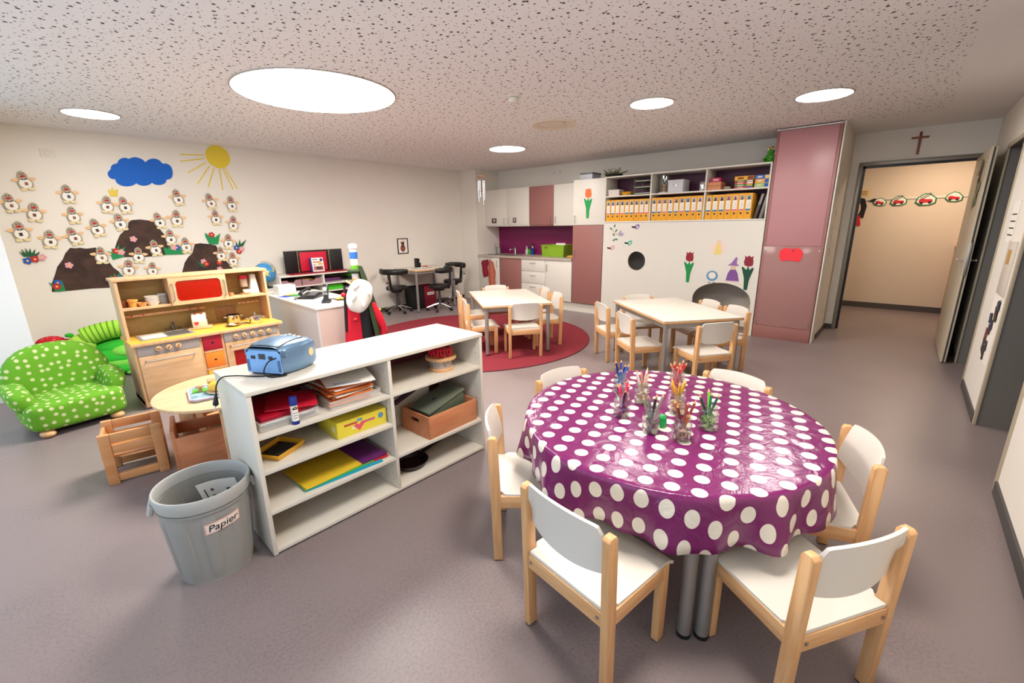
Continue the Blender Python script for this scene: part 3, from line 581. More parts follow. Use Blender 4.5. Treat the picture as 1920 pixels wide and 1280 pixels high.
t = thing('orange_cloth', 'folded orange cloth beside the green crate', 'cloth', (XF+.30, 4.36, .895)); MB().box((0, 0, .015), (.12, .16, .03), .01).build('cloth', mat('cloth_orange', '#e8a33c', .9), t)
t = thing('cup_lid', 'small dark lid at the worktop end', 'lid', (XF+.2, 6.26, .895)); MB().lathe([(0, 0), (.05, 0), (.05, .006), (.01, .008), (0, .008)]).build('disc', DARK, t)
# towels on hooks in front of the first base cabinet
for y, pts, c, lb, nm in ((6.19, [(-.055, 0), (.05, .01), (.065, -.06), (.04, -.13), (.05, -.30), (-.03, -.33), (-.05, -.24), (-.06, -.12), (-.075, -.07)], '#8d1d33', 'short dark red oven cloth hanging on the base cabinet', 'oven_cloth'), (6.03, [(-.03, .01), (.04, .0), (.05, -.1), (.075, -.22), (.06, -.40), (.075, -.60), (-.03, -.66), (-.05, -.45), (-.06, -.25), (-.045, -.1)], '#c06a52', 'long orange-red tea towel hanging on the base cabinet', 'tea_towel')):
    t = thing(nm, lb, 'towel', (XF-.012, y, .80))
    mb = MB()
    def towel(u, v, pts=pts):
        zs = [p[1] for p in pts]; z = max(zs)+(min(zs)-max(zs))*v
        xs = []
        for i in range(len(pts)):
            a, b = pts[i], pts[(i+1) % len(pts)]
            if (a[1]-z)*(b[1]-z) <= 0 and a[1] != b[1]: xs.append(a[0]+(b[0]-a[0])*(z-a[1])/(b[1]-a[1]))
        if not xs: xs = [0, .01]
        y0, y1 = -1.6*max(xs), -1.6*min(xs)
        return (-.016-.012*cos(u*3*pi+v*2), y0+(y1-y0)*u, z)
    MB().surf(towel, 14, 16, .006).build('cloth', mat('towel'+c, c, .95, bump=.3, bscale=200, var=.12, vscale=40), t)
    MB().tube([(.008, 0, .05), (-.02, 0, .05), (-.026, 0, .02), (-.02, 0, .0)], .004).build('hook', STEEL, t)
# magnets on the wall cabinet
for y, s, lb in ((6.165, .12, 'wider photo card on the wall cabinet'), (5.635, .08, 'narrow photo card on the wall cabinet')):
    t = thing('photo_card', lb, 'photo', (XU, y, 1.545)); MB().bb(-.004, 0, -s/2, s/2, -.045, .045).build('card', mat('card_dark', '#3f2c2c', .5), t); MB().bb(-.005, -.004, -s/4, s/5, -.02, .03).build('motif', mat('card_motif', '#c9a9a0', .5), t)
# tulip on the upper cupboard and the two by the arch
def tulip(x, y, z, s, head, stem, label):
    t = thing('paper_tulip', label, 'cutout', (x, y, z), 0, 'paper tulips on the kitchen wall')
    MB().prism([(s*u, s*v) for u, v in ((-.055, .10), (-.06, .15), (-.05, .20), (-.055, .235), (-.025, .215), (0, .24), (.025, .215), (.055, .235), (.05, .2), (.06, .15), (.05, .105), (.0, .085))], -.004, 0, 'yz').build('blossom', mat('tulip'+head, head, .7), t)
    MB().prism([(s*u, s*v) for u, v in ((-.02, -.24), (-.03, -.1), (-.075, .06), (-.06, .075), (-.02, .04), (.0, .09), (.02, .04), (.07, .085), (.08, .07), (.035, -.08), (.025, -.24))], -.0045, 0, 'yz').build('stem', mat('stem'+stem, stem, .7), t)
tulip(XF, 3.885, 1.77, .95, '#e5743a', '#1f9a50', 'orange paper tulip on the white upper cupboard')
# ------------------------------------------------------------------ play den: white front with a porthole and an arch
Y0, Y1, ZD = 1.345, 3.592, 1.465
t = thing('play_den', 'white play den front with round porthole and low arch', 'play den', (XF, 0, 0))
arch = [(1.40, .02)]+[(1.77+.372*cos(a), .40+.262*sin(a)) for a in [pi*i/24*.5*2 for i in range(1, 24)]]+[(2.142, .02)]
arch = [(1.398, .015), (1.398, .43)]+[(1.77-.372*cos(pi*i/20), .43+.235*sin(pi*i/20)) for i in range(1, 20)]+[(2.142, .43), (2.142, .015)]
MB().prism([(Y0, 0), (Y1, 0), (Y1, ZD), (Y0, ZD)], 0, .02, 'yz', holes=(arch, circ(3.014, .906, .140, 36))).build('front_panel', WHITE, t)
dm = mat('den_inside', '#d8d0c4', .8)
MB().bb(.02, .62, Y0+.001, Y0+.02, 0, ZD).bb(.02, .62, Y1-.02, Y1-.001, 0, ZD).bb(.02, .62, Y0, Y1, ZD-.02, ZD-.001).bb(.60, .62, Y0, Y1, 0, ZD).bb(.02, .62, 2.35, 2.37, 0, ZD).build('inner_walls', dm, t)
MB().prism(circ(3.014, .906, .150, 36), -.003, .001, 'yz', holes=(circ(3.014, .906, .140, 36),)).build('porthole_ring', WHITE, t)
tulip(XF, 2.225, .852, .88, '#8c1f2a', '#128a44', 'dark red paper tulip with bright green stem left of the arch')
tulip(XF, 1.475, .815, .92, '#8a2433', '#174a34', 'dark red paper tulip with dark green stem right of the arch')
def sticker(name, label, y, z, shapes, cat='sticker'):
    t = thing(name, label, cat, (XF, y, z))
    for i, (nm, poly, c) in enumerate(shapes): MB().prism(poly, -.001-.0008*i, -.0002-.0008*i, 'yz').build(nm, mat('stk'+c, c, .7), t)
    return t
def bird_st(y, z, c, label):   # small bird: beak and tail at the left in the picture (+y)
    sticker('bird_sticker', label, y, z, [('body', [(-.055, .03), (-.05, -.005), (-.02, -.035), (.02, -.025), (.045, -.002), (.075, .015), (.07, -.005), (.045, -.012), (.01, .03), (-.03, .045)], c), ('wing', circ(-.015, .0, .02, 10, .012), '#d8cfc8')])
bird_st(3.045, 1.40, '#9a7fae', 'small lilac bird sticker above the porthole'); bird_st(3.15, 1.165, '#5fb59a', 'small mint green bird sticker left of the porthole'); bird_st(3.44, 1.085, '#d7a3a3', 'small pale pink bird sticker near the rose cupboard')
leaf = lambda y, z, a, L=.06: [(y+L*.5*cos(a)*k1-L*.22*sin(a)*k2, z+L*.5*sin(a)*k1+L*.22*cos(a)*k2) for k1, k2 in ((-1, 0), (-.3, 1), (.4, .8), (1, 0), (.4, -.8), (-.3, -1))]
sticker('branch_sticker', 'leafy branch sticker with a lilac bird near the binders', 3.37, 1.32, [('twig', [(.09, .06), (.095, .055), (.0, -.03), (-.09, -.035), (-.09, -.028), (-.005, -.02)], '#b99a78')]+[('leaf', leaf(yy, zz, a), '#3f7a5a') for yy, zz, a in ((.03, .10, 1.9), (.0, .03, 2.2), (.09, .06, .4), (.04, -.03, .7), (-.01, -.10, .2), (.03, -.11, 2.4))]+[('bird', [(-.04, -.01), (-.08, .04), (-.09, .0), (-.14, -.02), (-.1, -.05), (-.05, -.05)], '#a89ab8')])
sticker('fairy_sticker', 'pale pink and yellow fairy sticker between the tulips', 1.86, 1.12, [('wings', circ(0, .0, .10, 20, .085), '#e8cdc6'), ('dress', [(-.05, -.08), (.05, -.09), (.025, .06), (-.02, .06)], '#e2cd7a'), ('head', circ(0, .08, .028, 12), '#e3c5a8')])
sticker('witch_sticker', 'purple wizard figure sticker with pointed hat above the arch', 1.65, .80, [('robe', [(-.085, -.10), (.08, -.10), (.06, .0), (.03, .05), (-.03, .05), (-.06, .0)], '#7a4f8f'), ('head', circ(0, .075, .032, 12), '#d8b79a'), ('hat', [(-.07, .095), (.075, .10), (.03, .13), (-.02, .21), (-.04, .2), (-.035, .13)], '#8a65a0'), ('trim', [(-.1, -.115), (.09, -.115), (.08, -.1), (-.085, -.1)], '#e0c3c0')])
sticker('owl_sticker', 'small blue round owl sticker above the arch', 1.905, .75, [('body', circ(0, 0, .075, 20, .07), '#5f93b5'), ('face', circ(0, .005, .048, 16, .045), '#e8ddd0'), ('foot', circ(.03, -.09, .018, 8, .007), '#6a6258'), ('foot', circ(-.03, -.09, .018, 8, .007), '#6a6258')])
# ------------------------------------------------------------------ open shelf above the den
ZS0, ZS1, ZM = 1.468, 2.14, 1.85
t = thing('open_shelf', 'white open wall shelf unit in three bays above the den', 'shelf', (XF, 0, 0)); dep = .36; k = .018
MB().bb(0, dep, Y0, Y1, ZS1-k, ZS1, .001).build('top', WHITE, t); MB().bb(0, dep, Y0, Y1, ZS0, ZS0+k, .001).build('bottom', WHITE, t)
for y in (Y0+k/2, 2.10, 2.855, Y1-k/2): MB().bb(.0, dep, y-k/2, y+k/2, ZS0+k, ZS1-k, .001).build('upright', WHITE, t)
for a, b in ((Y0+k, 2.10-k/2), (2.10+k/2, 2.855-k/2), (2.855+k/2, Y1-k)): MB().bb(.003, dep, a, b, ZM-k/2, ZM+k/2, .001).build('shelf_board', WHITE, t)
MB().bb(dep, dep+.01, Y0, Y1, ZS0, ZS1).build('back_panel', mat('shelf_back_purple', '#4e1434', .5), t)
zm = ZM+k/2; zb = ZS0+k
BY = mat('binder_yellow', '#e9a62c', .55); BLU = mat('binder_blue_stripe', '#1f76ad', .6); PST = mat('binder_pink_stripe', '#d3728a', .6)
def make_binder():
    t = thing('ring_binder', '', 'binder', (0, 0, 0), 0, 'yellow ring binders in the open shelf')
    MB().bb(0, .285, -.036, .036, 0, .315, .002).build('cover', BY, t)
    MB().bb(-.0008, .0, -.025, .025, .125, .235).build('label', PAPERW, t)
    MB().prism(circ(0, .072, .012, 14), -.001, .001, 'yz').build('finger_hole', BLACK, t)
    for i in range(4): MB().bb(-.0012, -.0008, -.016, .016-.004*i, .145+.02*i, .149+.02*i).build('print_line', mat('print_grey', '#9a948c', .7), t)
    return t
bn = make_binder(); bx = XF+.012; first = True
ordn = ['first', 'second', 'third', 'fourth', 'fifth', 'sixth', 'seventh', 'eighth', 'ninth']
random.seed(21)
for bay, (ya, yb, pat) in {'left': (3.566, 2.872, 'pbppbbppp'), 'middle': (2.838, 2.118, 'bbpbbpbpb'), 'right': (2.083, 1.52, 'bbbpppb')}.items():
    n = len(pat); st = (ya-yb)/n
    for i, ch in enumerate(pat):
        b = bn if first else copy_tree(bn, label=None); first = False
        b.location = (bx+random.uniform(0, .006), ya-st*(i+.5), zb); b.scale = (1, st/.0735, random.uniform(.985, 1.0))
        b['label'] = 'yellow ring binder with %s stripe, %s from left in the %s bay' % ('blue' if ch == 'b' else 'pink', ordn[i], bay)
        b['ch'] = ch
for b in [o for o in bpy.data.objects if o.get('ch')]:
    ch = b['ch']; del b['ch']
    MB().bb(-.001, 0, -.025, .025, .105, .125).build('stripe', BLU if ch == 'b' else PST, b)
    c1_ = random.choice(['#cbb8ae', '#b99a88', '#8fa0b5', '#a5aca2']); c2_ = random.choice(['#2f2a2c', '#3c4a6a', '#5a3a34', '#26262c', '#7a4a50'])
    ph = MB().bb(-.001, 0, -.025, .025, .237, .288).build('photo', mat('bp'+c1_, c1_, .6), b)
    MB().prism([(-.016, .237), (.018, .237), (.016, .25), (.008, .255), (.010, .272), (0, .281), (-.010, .272), (-.007, .255), (-.015, .25)], -.0016, -.001, 'yz').build('portrait', mat('bq'+c2_, c2_, .6), ph)
for i, (y, a) in enumerate(((1.475, .22), (1.415, .2))):
    t = thing('slim_binder', ('brown-grey slim binder leaning beside the last yellow binder', 'silver-grey slim binder leaning at the right end of the shelf')[i], 'binder', (XF+.015, y, zb)); t.rotation_euler = (a, 0, 0)
    MB().bb(0, .27, -.017, .017, .004, .305, .002).build('cover', mat(('slim_brown', 'slim_grey')[i], ('#4b3d38', '#77706b')[i], .3), t); MB().bb(-.001, 0, -.012, .012, .17, .30).build('spine_label', mat('slim_sleeve', '#8d8681', .2), t)
# things on the upper boards
t = thing('plastic_tub', 'small clear white plastic tub, leftmost on the open shelf', 'tub', (XF+.10, 3.455, zm)); open_box(MB(), .14, .17, .085, .003, .06).build('tub', mat('tub_white', '#d8ccc4', .4), t); MB().bb(-.08, .08, -.095, .095, .083, .092, .003).build('lid', mat('lid_white', '#ddd8d0', .35), t)
t = thing('yellow_bowl', 'yellow oblong bowl on the open shelf', 'bowl', (XF+.10, 3.275, zm)); MB().lathe([(0, 0), (.055, 0), (.085, .05), (.088, .052), (.08, .05), (.05, .006), (0, .006)]).build('bowl', mat('bowl_yellow', '#e2a52a', .4), t)
t = thing('letter_tray', 'green stacked letter trays on the open shelf', 'letter tray', (XF+.02, 3.0, zm)); gt = mat('tray_green', '#5d7a4a', .4)
for i in range(3):
    z = .01+.085*i; MB().bb(0, .30, -.125, .125, z, z+.004).bb(0, .30, -.127, -.123, z, z+.035).bb(0, .30, .123, .127, z, z+.035).build('tray', gt, t)
    if i: MB().cyl((.02, .125, z-.085), (.02, .125, z), .004).cyl((.28, .125, z-.085), (.28, .125, z), .004).cyl((.02, -.125, z-.085), (.02, -.125, z), .004).build('post', gt, t)
    MB().bb(.01, .27, -.11, .11, z+.005, z+.012).build('papers', PAPERW, t)
gl = bpy.data.materials.new('clear_glass'); gl.use_nodes = True
_n = gl.node_tree; _n.nodes.remove(_n.nodes['Principled BSDF']); _t = _n.nodes.new('ShaderNodeBsdfTransparent'); _t.inputs[0].default_value = (.93, .95, .93, 1); _g = _n.nodes.new('ShaderNodeBsdfGlossy'); _g.inputs['Roughness'].default_value = .03
_w = _n.nodes.new('ShaderNodeLayerWeight'); _w.inputs['Blend'].default_value = .35; _p = _n.nodes.new('ShaderNodeMath'); _p.operation = 'MULTIPLY_ADD'; _p.inputs[1].default_value = .55; _p.inputs[2].default_value = .05; _m = _n.nodes.new('ShaderNodeMixShader')
_n.links.new(_w.outputs['Facing'], _p.inputs[0]); _n.links.new(_p.outputs[0], _m.inputs[0]); _n.links.new(_t.outputs[0], _m.inputs[1]); _n.links.new(_g.outputs[0], _m.inputs[2]); _n.links.new(_m.outputs[0], _n.nodes['Material Output'].inputs[0])
t = thing('glass_cylinder', 'clear glass cylinder with a small figure inside on the open shelf', 'jar', (XF+.10, 2.70, zm))
MB().lathe([(0, 0), (.072, 0), (.075, .004), (.075, .018), (0, .018)]).build('base', mat('jar_base', '#b9b4a8', .4), t)
MB().lathe([(.064, .018), (.064, .235), (.0615, .235), (.0615, .018)], seg=28).build('glass', gl, t)
MB().ell((0, 0, .055), (.03, .03, .037)).ell((-.003, 0, .105), (.022, .022, .024)).build('figure', mat('figure_tan', '#c48a62', .6), t)
t = thing('storage_box', 'grey-white lidded storage box in the middle bay', 'box', (XF+.15, 2.515, zm)); bw = mat('box_greywhite', '#c9c9cc', .5)
MB().bb(-.12, .12, -.105, .105, 0, .14, .003).build('body', bw, t); MB().bb(-.125, .125, -.11, .11, .135, .165, .003).build('lid', bw, t); MB().bb(-.124, -.119, -.03, .03, .085, .105, .002).build('label_holder', CHROME, t)
t = thing('steel_tin', 'shiny steel tin at the end of the middle bay', 'tin', (XF+.09, 2.16, zm)); MB().lathe([(0, 0), (.046, 0), (.048, .004), (.048, .112), (.046, .115), (0, .115)]).build('tin', CHROME, t)
t = thing('wooden_case', 'reddish wooden lidded case in the right bay', 'box', (XF+.13, 2.0, zm)); MB().bb(-.11, .11, -.085, .085, 0, .05, .002).build('base', REDWOOD, t); MB().bb(-.11, .11, -.085, .085, .052, .10, .002).build('lid', REDWOOD, t)
t = thing('card_box', 'pink card box lying on the wooden case', 'box', (XF+.10, 1.995, zm+.10)); MB().bb(-.06, .06, -.062, .062, 0, .05, .002).build('box', mat('cardbox_pink', '#b01e5c', .5), t); MB().bb(-.061, -.06, -.04, .03, .015, .035).build('print', mat('cardbox_print', '#e0b0a0', .5), t)
t = thing('stone', 'small pale stone in the right bay', 'stone', (XF+.05, 1.845, zm)); MB().ell((0, 0, .018), (.03, .045, .019), seg=10, rings=6).build('stone', mat('stone_pale', '#a89878', .8), t)
GB = [(1.645, 0, .023, .105, ('#c0283a', '#2a4aa0'), 'red and blue game box, bottom of the middle pile'), (1.645, .023, .026, .105, ('#2f8a46', '#c9a63a'), 'green game box, second from bottom of the middle pile'), (1.645, .049, .026, .107, ('#c82a2e', '#e0d8d0'), 'red game box in the middle of the pile'), (1.645, .075, .02, .105, ('#2f6a3a', '#e0d8d0'), 'thin dark green game box under the yellow one'), (1.645, .095, .05, .11, ('#e2a920', '#7a2a1c'), 'yellow game box on top of the left pile'), (1.44, 0, .048, .082, ('#9ab86a', '#1d4fa8'), 'pale green and blue game box, bottom of the right pile'), (1.44, .048, .05, .08, ('#e2a040', '#1d4fa8'), 'orange and blue game box, middle of the right pile'), (1.44, .098, .045, .08, ('#2a62b8', '#e0c060'), 'blue game box, top of the right pile')]
for y, z, h, hw, (ca, cb), lb in GB:
    t = thing('game_box', lb, 'game box', (XF+.14, y, zm+z), 0, 'stacked game boxes in the right bay')
    MB().bb(-.12, .12, -hw, hw, .0005, h-.0005, .0015).build('box', mat('gb'+ca, ca, .45), t)
    MB().bb(-.1206, -.12, -hw+.004, -hw*.35, .003, h-.004).build('end_print', mat('gb'+cb, cb, .45), t)
    MB().prism([(hw*.75, h*.3), (hw*.1, h*.3), (0, h*.7), (hw*.6, h*.75)], -.1208, -.12, 'yz').build('title_print', mat('gbt'+cb, '#d8c8b0' if ca != '#e2a920' else '#7a2a1c', .5), t)
# on top of the units
t = thing('frog_figure', 'green frog prince figure with a golden crown on the shelf', 'figurine', (XF+.10, 1.40, ZS1)); fg = mat('frog_green', '#3f8a24', .35, var=.25, vscale=40)
MB().ell((.01, 0, .055), (.045, .05, .055)).ell((-.005, 0, .125), (.036, .042, .03)).build('body', fg, t)
for s in (-1, 1):
    MB().tube([(.02, s*.045, .03), (-.02, s*.062, .045), (-.045, s*.05, .015), (-.06, s*.04, .008)], [.018, .016, .011, .012], 8).build('hind_leg', fg, t)
    MB().tube([(-.015, s*.035, .085), (-.04, s*.045, .06), (-.045, s*.012, .055)], [.011, .009, .009], 8).build('arm', fg, t)
    e = MB().ell((-.012, s*.025, .15), (.012, .012, .013)).build('eye', mat('frog_eye', '#d8d8a0', .2), t)
MB().lathe([(.016, 0), (.018, .012), (.026, .03), (.02, .02), (.013, .012), (.012, 0)], c=(0, 0, .152), seg=10).build('crown', mat('crown_brass', '#b8863a', .3, .6), t)
t = thing('metal_case', 'grey lidded case on top of the tulip cupboard', 'box', (XF+.16, 3.95, 2.135)); MB().bb(-.13, .13, -.11, .11, 0, .075, .003).build('body', mat('case_grey', '#b8bcc4', .4), t); MB().bb(-.135, .135, -.115, .115, .075, .10, .003).build('lid', mat('case_dark', '#5e6068', .4), t); MB().bb(-.136, -.129, -.025, .025, .03, .05).build('label_holder', CHROME, t)
t = thing('twig_basket', 'dark basket of leafy twigs on the cupboard', 'basket', (XF+.18, 3.55, 2.14))
MB().lathe([(0, 0), (.10, 0), (.14, .04), (.13, .045), (.09, .01), (0, .01)]).build('basket', mat('basket_dark', '#2d2620', .8), t)
random.seed(9); tw = MB(); lf = MB()
for i in range(46):
    a = random.uniform(0, 2*pi); r = random.uniform(.02, .13); L = random.uniform(.06, .2); el = random.uniform(.25, 1.2); p = Vector((r*cos(a)*.8, r*sin(a), .03)); q = p+Vector((L*cos(a)*cos(el)*.6, L*sin(a)*cos(el), L*sin(el)*.75))
    tw.tube([p, (p+q)/2+Vector((0, 0, .012)), q], .0025, 5)
    for s in range(2):
        c = p.lerp(q, random.uniform(.3, 1)); lf.ell(c, (.011, .011, .005), rot=(random.uniform(0, 3), random.uniform(0, 3), 0), seg=6, rings=4)
tag(tw.build('twigs', mat('twig_brown', '#4a3d2c', .8), t), kind='stuff'); tag(lf.build('leaves', mat('twig_leaf', '#6f7a4c', .7, var=.3), t), kind='stuff')
t = thing('wall_outlet', 'left of two small round wall outlets high on the kitchen wall', 'outlet', (XB, 5.03, 2.37)); MB().lathe([(0, 0), (.03, 0), (.03, .02), (0, .026)], M=Euler((0, -pi/2, 0)).to_matrix().to_4x4()).build('knob', WALL, t)
copy_tree(t, (XB, 4.90, 2.37), label='right of two small round wall outlets high on the kitchen wall')
# ------------------------------------------------------------------ rose-coloured pinboard cupboard
YL, YR = 1.335, .705
t = thing('rose_cupboard', 'tall rose-coloured cupboard reaching the ceiling beside the doorway', 'cupboard', (XF, 0, 0))
MB().bb(.02, .60, YR, YL, 0, 2.47).build('body', PINK, t)
MB().bb(0, .02, YR, YR+.028, 0, 2.47, .001).bb(0, .02, YL-.028, YL, 0, 2.47, .001).build('side_frame', PINK, t)
MB().bb(.001, .02, YR+.03, YL-.03, 1.16, 2.465, .001).build('upper_panel', PINKL, t)
MB().bb(.001, .02, YR+.03, YL-.03, .16, 1.157, .001).build('lower_panel', mat('rose_dark', '#a57470', .4, var=.03, vscale=50), t)
MB().bb(-.004, .02, YR, YL, 0, .158, .001).build('plinth', PINK, t)
MB().bb(-.006, .02, YR-.003, YL+.003, 2.47, 2.485).build('top_strip', WHITE, t)
MB().bb(-.008, -.004, YR+.012, YL-.012, .168, 1.152, .001).build('clear_cover', mat('perspex', '#c79a94', .12, alpha=.28), t)
for y in (YR+.035, YL-.035):
    for z in (.20, 1.11): MB().lathe([(0, 0), (.009, 0), (.008, .006), (0, .007)], c=(-.008, y, z), M=Euler((0, -pi/2, 0)).to_matrix().to_4x4(), seg=12).build('screw_cap', CHROME, t)
t = thing('paper_apple', 'bright red paper apple on the rose cupboard', 'cutout', (XF-.009, 1.02, 1.06))
MB().prism(smooth_poly([(-.115, .05), (-.05, .085), (0, .06), (.06, .085), (.12, .05), (.125, -.01), (.10, -.085), (.04, -.07), (-.03, -.07), (-.09, -.09), (-.125, -.02)], 1), -.003, 0, 'yz').build('apple', mat('apple_red', '#ee3440', .7), t)
MB().prism(circ(-.02, .045, .012, 8, .008), -.0045, -.003, 'yz').build('stem', DARK, t)
# wind chime hanging from the ceiling
t = thing('wind_chime', 'bamboo and metal wind chime hanging before the corner pillar', 'wind chime', (5.83, 5.80, 0))
MB().tube([(0, 0, 2.495), (0, 0, 2.31)], .0015, 5).tube([(0, 0, 2.29), (0, 0, 1.86)], .0012, 5).build('string', mat('string_tan', '#b89a6a', .8), t)
MB().lathe([(0, 0), (.075, 0), (.075, .018), (0, .018)], c=(0, 0, 2.285)).build('disc', BEECH, t)
for i in range(6):
    a = 2*pi*i/6+.3; z0 = 2.22; L = (.30, .26, .36, .28, .40, .33)[i]; MB().cyl((.052*cos(a), .052*sin(a), z0-L), (.052*cos(a), .052*sin(a), z0), .0085, seg=10).tube([(.052*cos(a), .052*sin(a), z0), (.05*cos(a), .05*sin(a), 2.286)], .001, 4).build('chime_tube', CHROME, t)
MB().ell((0, 0, 2.05), (.022, .022, .015)).build('clapper', REDWOOD, t)
MB().prism([(-.05, 0), (0, -.05), (.05, 0), (0, .05)], -.003, .003, 'yz').xf(Matrix.Translation((0, 0, 1.82)) @ Matrix.Rotation(R_(-45), 4, 'Z')).build('sail', mat('sail_wood', '#e0b98c', .6), t)
# ================================================================== rug, tables, chairs
t = tag(MB().lathe([(0, 0), (1.527, 0), (1.527, .007), (1.515, .010), (0, .010)], c=(4.013, 4.205, 0), seg=96).build('round_rug', mat('rug_wine', '#86323a', .95, spec=.1, var=.12, vscale=220, bump=.5, bscale=300)), 'large round wine-red rug under the nearer-to-kitchen table', 'rug')
t['label'] = 'large round wine-red rug under one white table'
MB().torus((4.013, 4.205, .006), 1.525, .006, 96, 6).build('border', mat('rug_border', '#6c2931', .95), t)
CH_SEAT = mat('chair_seat_white', '#dad2c6', .35)
GLIDE = mat('glide', '#2d2a28', .6)
def make_chair():
    t = thing('childs_chair', '', 'chair', (0, 0, 0), 0)
    # forward is +X
    for s in (-1, 1):
        y = s*.176
        p = [(-.168, 0.004), (-.128, 0.004), (-.133, .33), (-.142, .585), (-.150, .598), (-.174, .598), (-.184, .588), (-.176, .33)]
        MB().prism(p, y-.014, y+.014, 'xz', .003).build('rear_post', BEECH, t)
        MB().prism([(.130, .004), (.168, .004), (.172, .20), (.172, .322), (.130, .322), (.128, .24)], y-s*.004-.014, y-s*.004+.014, 'xz', .003).build('front_leg', BEECH, t)
        MB().bb(-.135, .135, y-.011, y+.009, .268, .324, .003).build('side_apron', BEECHX, t)
        MB().bb(-.166, -.13, y-.012, y+.012, 0, .005).build('glide', GLIDE, t); MB().bb(.132, .166, y-s*.004-.012, y-s*.004+.012, 0, .005).build('glide', GLIDE, t)
        MB().lathe([(0, 0), (.006, 0), (.006, .002), (0, .002)], c=(-.1735, s*.148, .297), M=Euler((0, -pi/2, 0)).to_matrix().to_4x4(), seg=10).build('screw', STEEL, t)
    MB().bb(-.172, -.148, -.162, .162, .268, .324, .003).build('rear_apron', BEECHY, t)
    MB().bb(.136, .156, -.160, .160, .275, .322, .003).build('front_apron', BEECHY, t)
    def seat(u, v):
        x = -.166+.362*u; y = (-.5+v)*(.372-.012*(1-u))
        if u < .12: y = max(-.160, min(.160, y))
        z = .336-.008*sin(pi*min(1, u*1.25))*cos((v-.5)*2.2)
        if u > .86: z -= .35*(u-.86)**2*3.2
        return (x, y, z)
    MB().surf(seat, 22, 14, .011).build('seat', CH_SEAT, t)
    def back(u, v):
        y = (-.5+u)*.336; e = abs(2*u-1)
        bow = -.030*(1-e*e)
        ze = .452-.022*(1-e**2.2)
        top = .628-.012*e*e
        if e > .82: top = .628-.012*e*e-.062*((e-.82)/.18)**2.4
        z = ze+(top-ze)*v
        x = -.138+bow-.028*v*v
        return (x, y, z)
    MB().surf(back, 29, 9, .010).build('backrest', CH_SEAT, t)
    return t
CHAIRS = [(1.16, .647, -8.7, 'white and beech child chair in the near foreground left of the table legs'), (1.49, .10, 57.5, 'white and beech child chair at the near right, cut by the lower picture edge'),
 (1.43, 1.154, -50.6, 'white and beech child chair between the low shelf and the dotted table'), (2.03, .155, 110, 'white and beech child chair at the right edge of the dotted table'),
 (1.994, 1.243, 256.8, 'chair behind the dotted table on the left, only its backrest showing'), (2.425, .635, 167, 'chair behind the dotted table on the right, only its backrest showing'),
 (3.751, 3.144, 52.7, 'child chair with its back to the viewer at the rug table'), (3.57, 3.634, -37.4, 'nearer of two child chairs on the left of the rug table'), (3.97, 4.19, -37.4, 'farther of two child chairs on the left of the rug table'),
 (4.325, 3.267, 144.3, 'nearer of two child chairs on the right of the rug table'), (4.59, 3.65, 144.3, 'farther of two child chairs on the right of the rug table'), (4.42, 4.14, 234.3, 'child chair at the kitchen end of the rug table'),
 (4.33, 2.28, -39.3, 'farther of two child chairs on the left of the bare-floor white table'), (3.956, 1.815, -39.3, 'nearer of two child chairs on the left of the bare-floor white table'), (4.84, 2.20, 230.7, 'child chair at the play den end of the bare-floor white table'),
 (4.90, 1.617, 140.7, 'child chair before the arch, farther one right of the bare-floor table'), (4.675, 1.285, 140.7, 'child chair before the rose cupboard, nearer one right of the bare-floor table'), (4.03, 1.235, 53, 'child chair with its back to the viewer at the bare-floor white table')]
ch0 = make_chair()
for i, (x, y, a, lb) in enumerate(CHAIRS):
    c = ch0 if i == 0 else copy_tree(ch0)
    onrug = (x-4.013)**2+(y-4.205)**2 < 1.5**2
    c.location = (x, y, .010 if onrug else 0); c.rotation_euler = (0, 0, R_(a)); c['label'] = lb
    c['group'] = 'chairs at the dotted round table' if i < 6 else ('chairs at the rug table' if i < 12 else 'chairs at the bare-floor white table')
TLEG = mat('table_leg_silver', '#9d9994', .35, .6)
def rect_table(x, y, a, z0, label):
    t = thing('white_table', label, 'table', (x, y, z0), R_(a), 'white rectangular children tables'); h = .59-z0
    MB().bb(-.60, .60, -.40, .40, h-.008, h, .0015).build('tabletop', mat('tabletop_white', '#d9d0c3', .3), t)
    MB().bb(-.602, .602, -.402, .402, h-.028, h-.008, .006).build('edge_band', BEECHX, t)
    f = MB()
    for s in (-1, 1): f.bb(-.54, .54, s*.36-.012, s*.36+.012, h-.075, h-.028, .002).bb(s*.56-.012, s*.56+.012, -.345, .345, h-.075, h-.028, .002)
    f.build('frame', TLEG, t)
    for sx in (-1, 1):
        for sy in (-1, 1):
            l = MB().cyl((sx*.56, sy*.36, .012), (sx*.56, sy*.36, h-.028), .022, seg=18).build('leg', TLEG, t); MB().cyl((sx*.56, sy*.36, 0), (sx*.56, sy*.36, .014), .023, seg=18).build('foot', BLACK, l)
rect_table(4.07, 3.66, 54.3, .010, 'white table standing on the round rug')
rect_table(4.51, 1.74, 50.7, 0, 'white table on the bare floor in front of the play den')
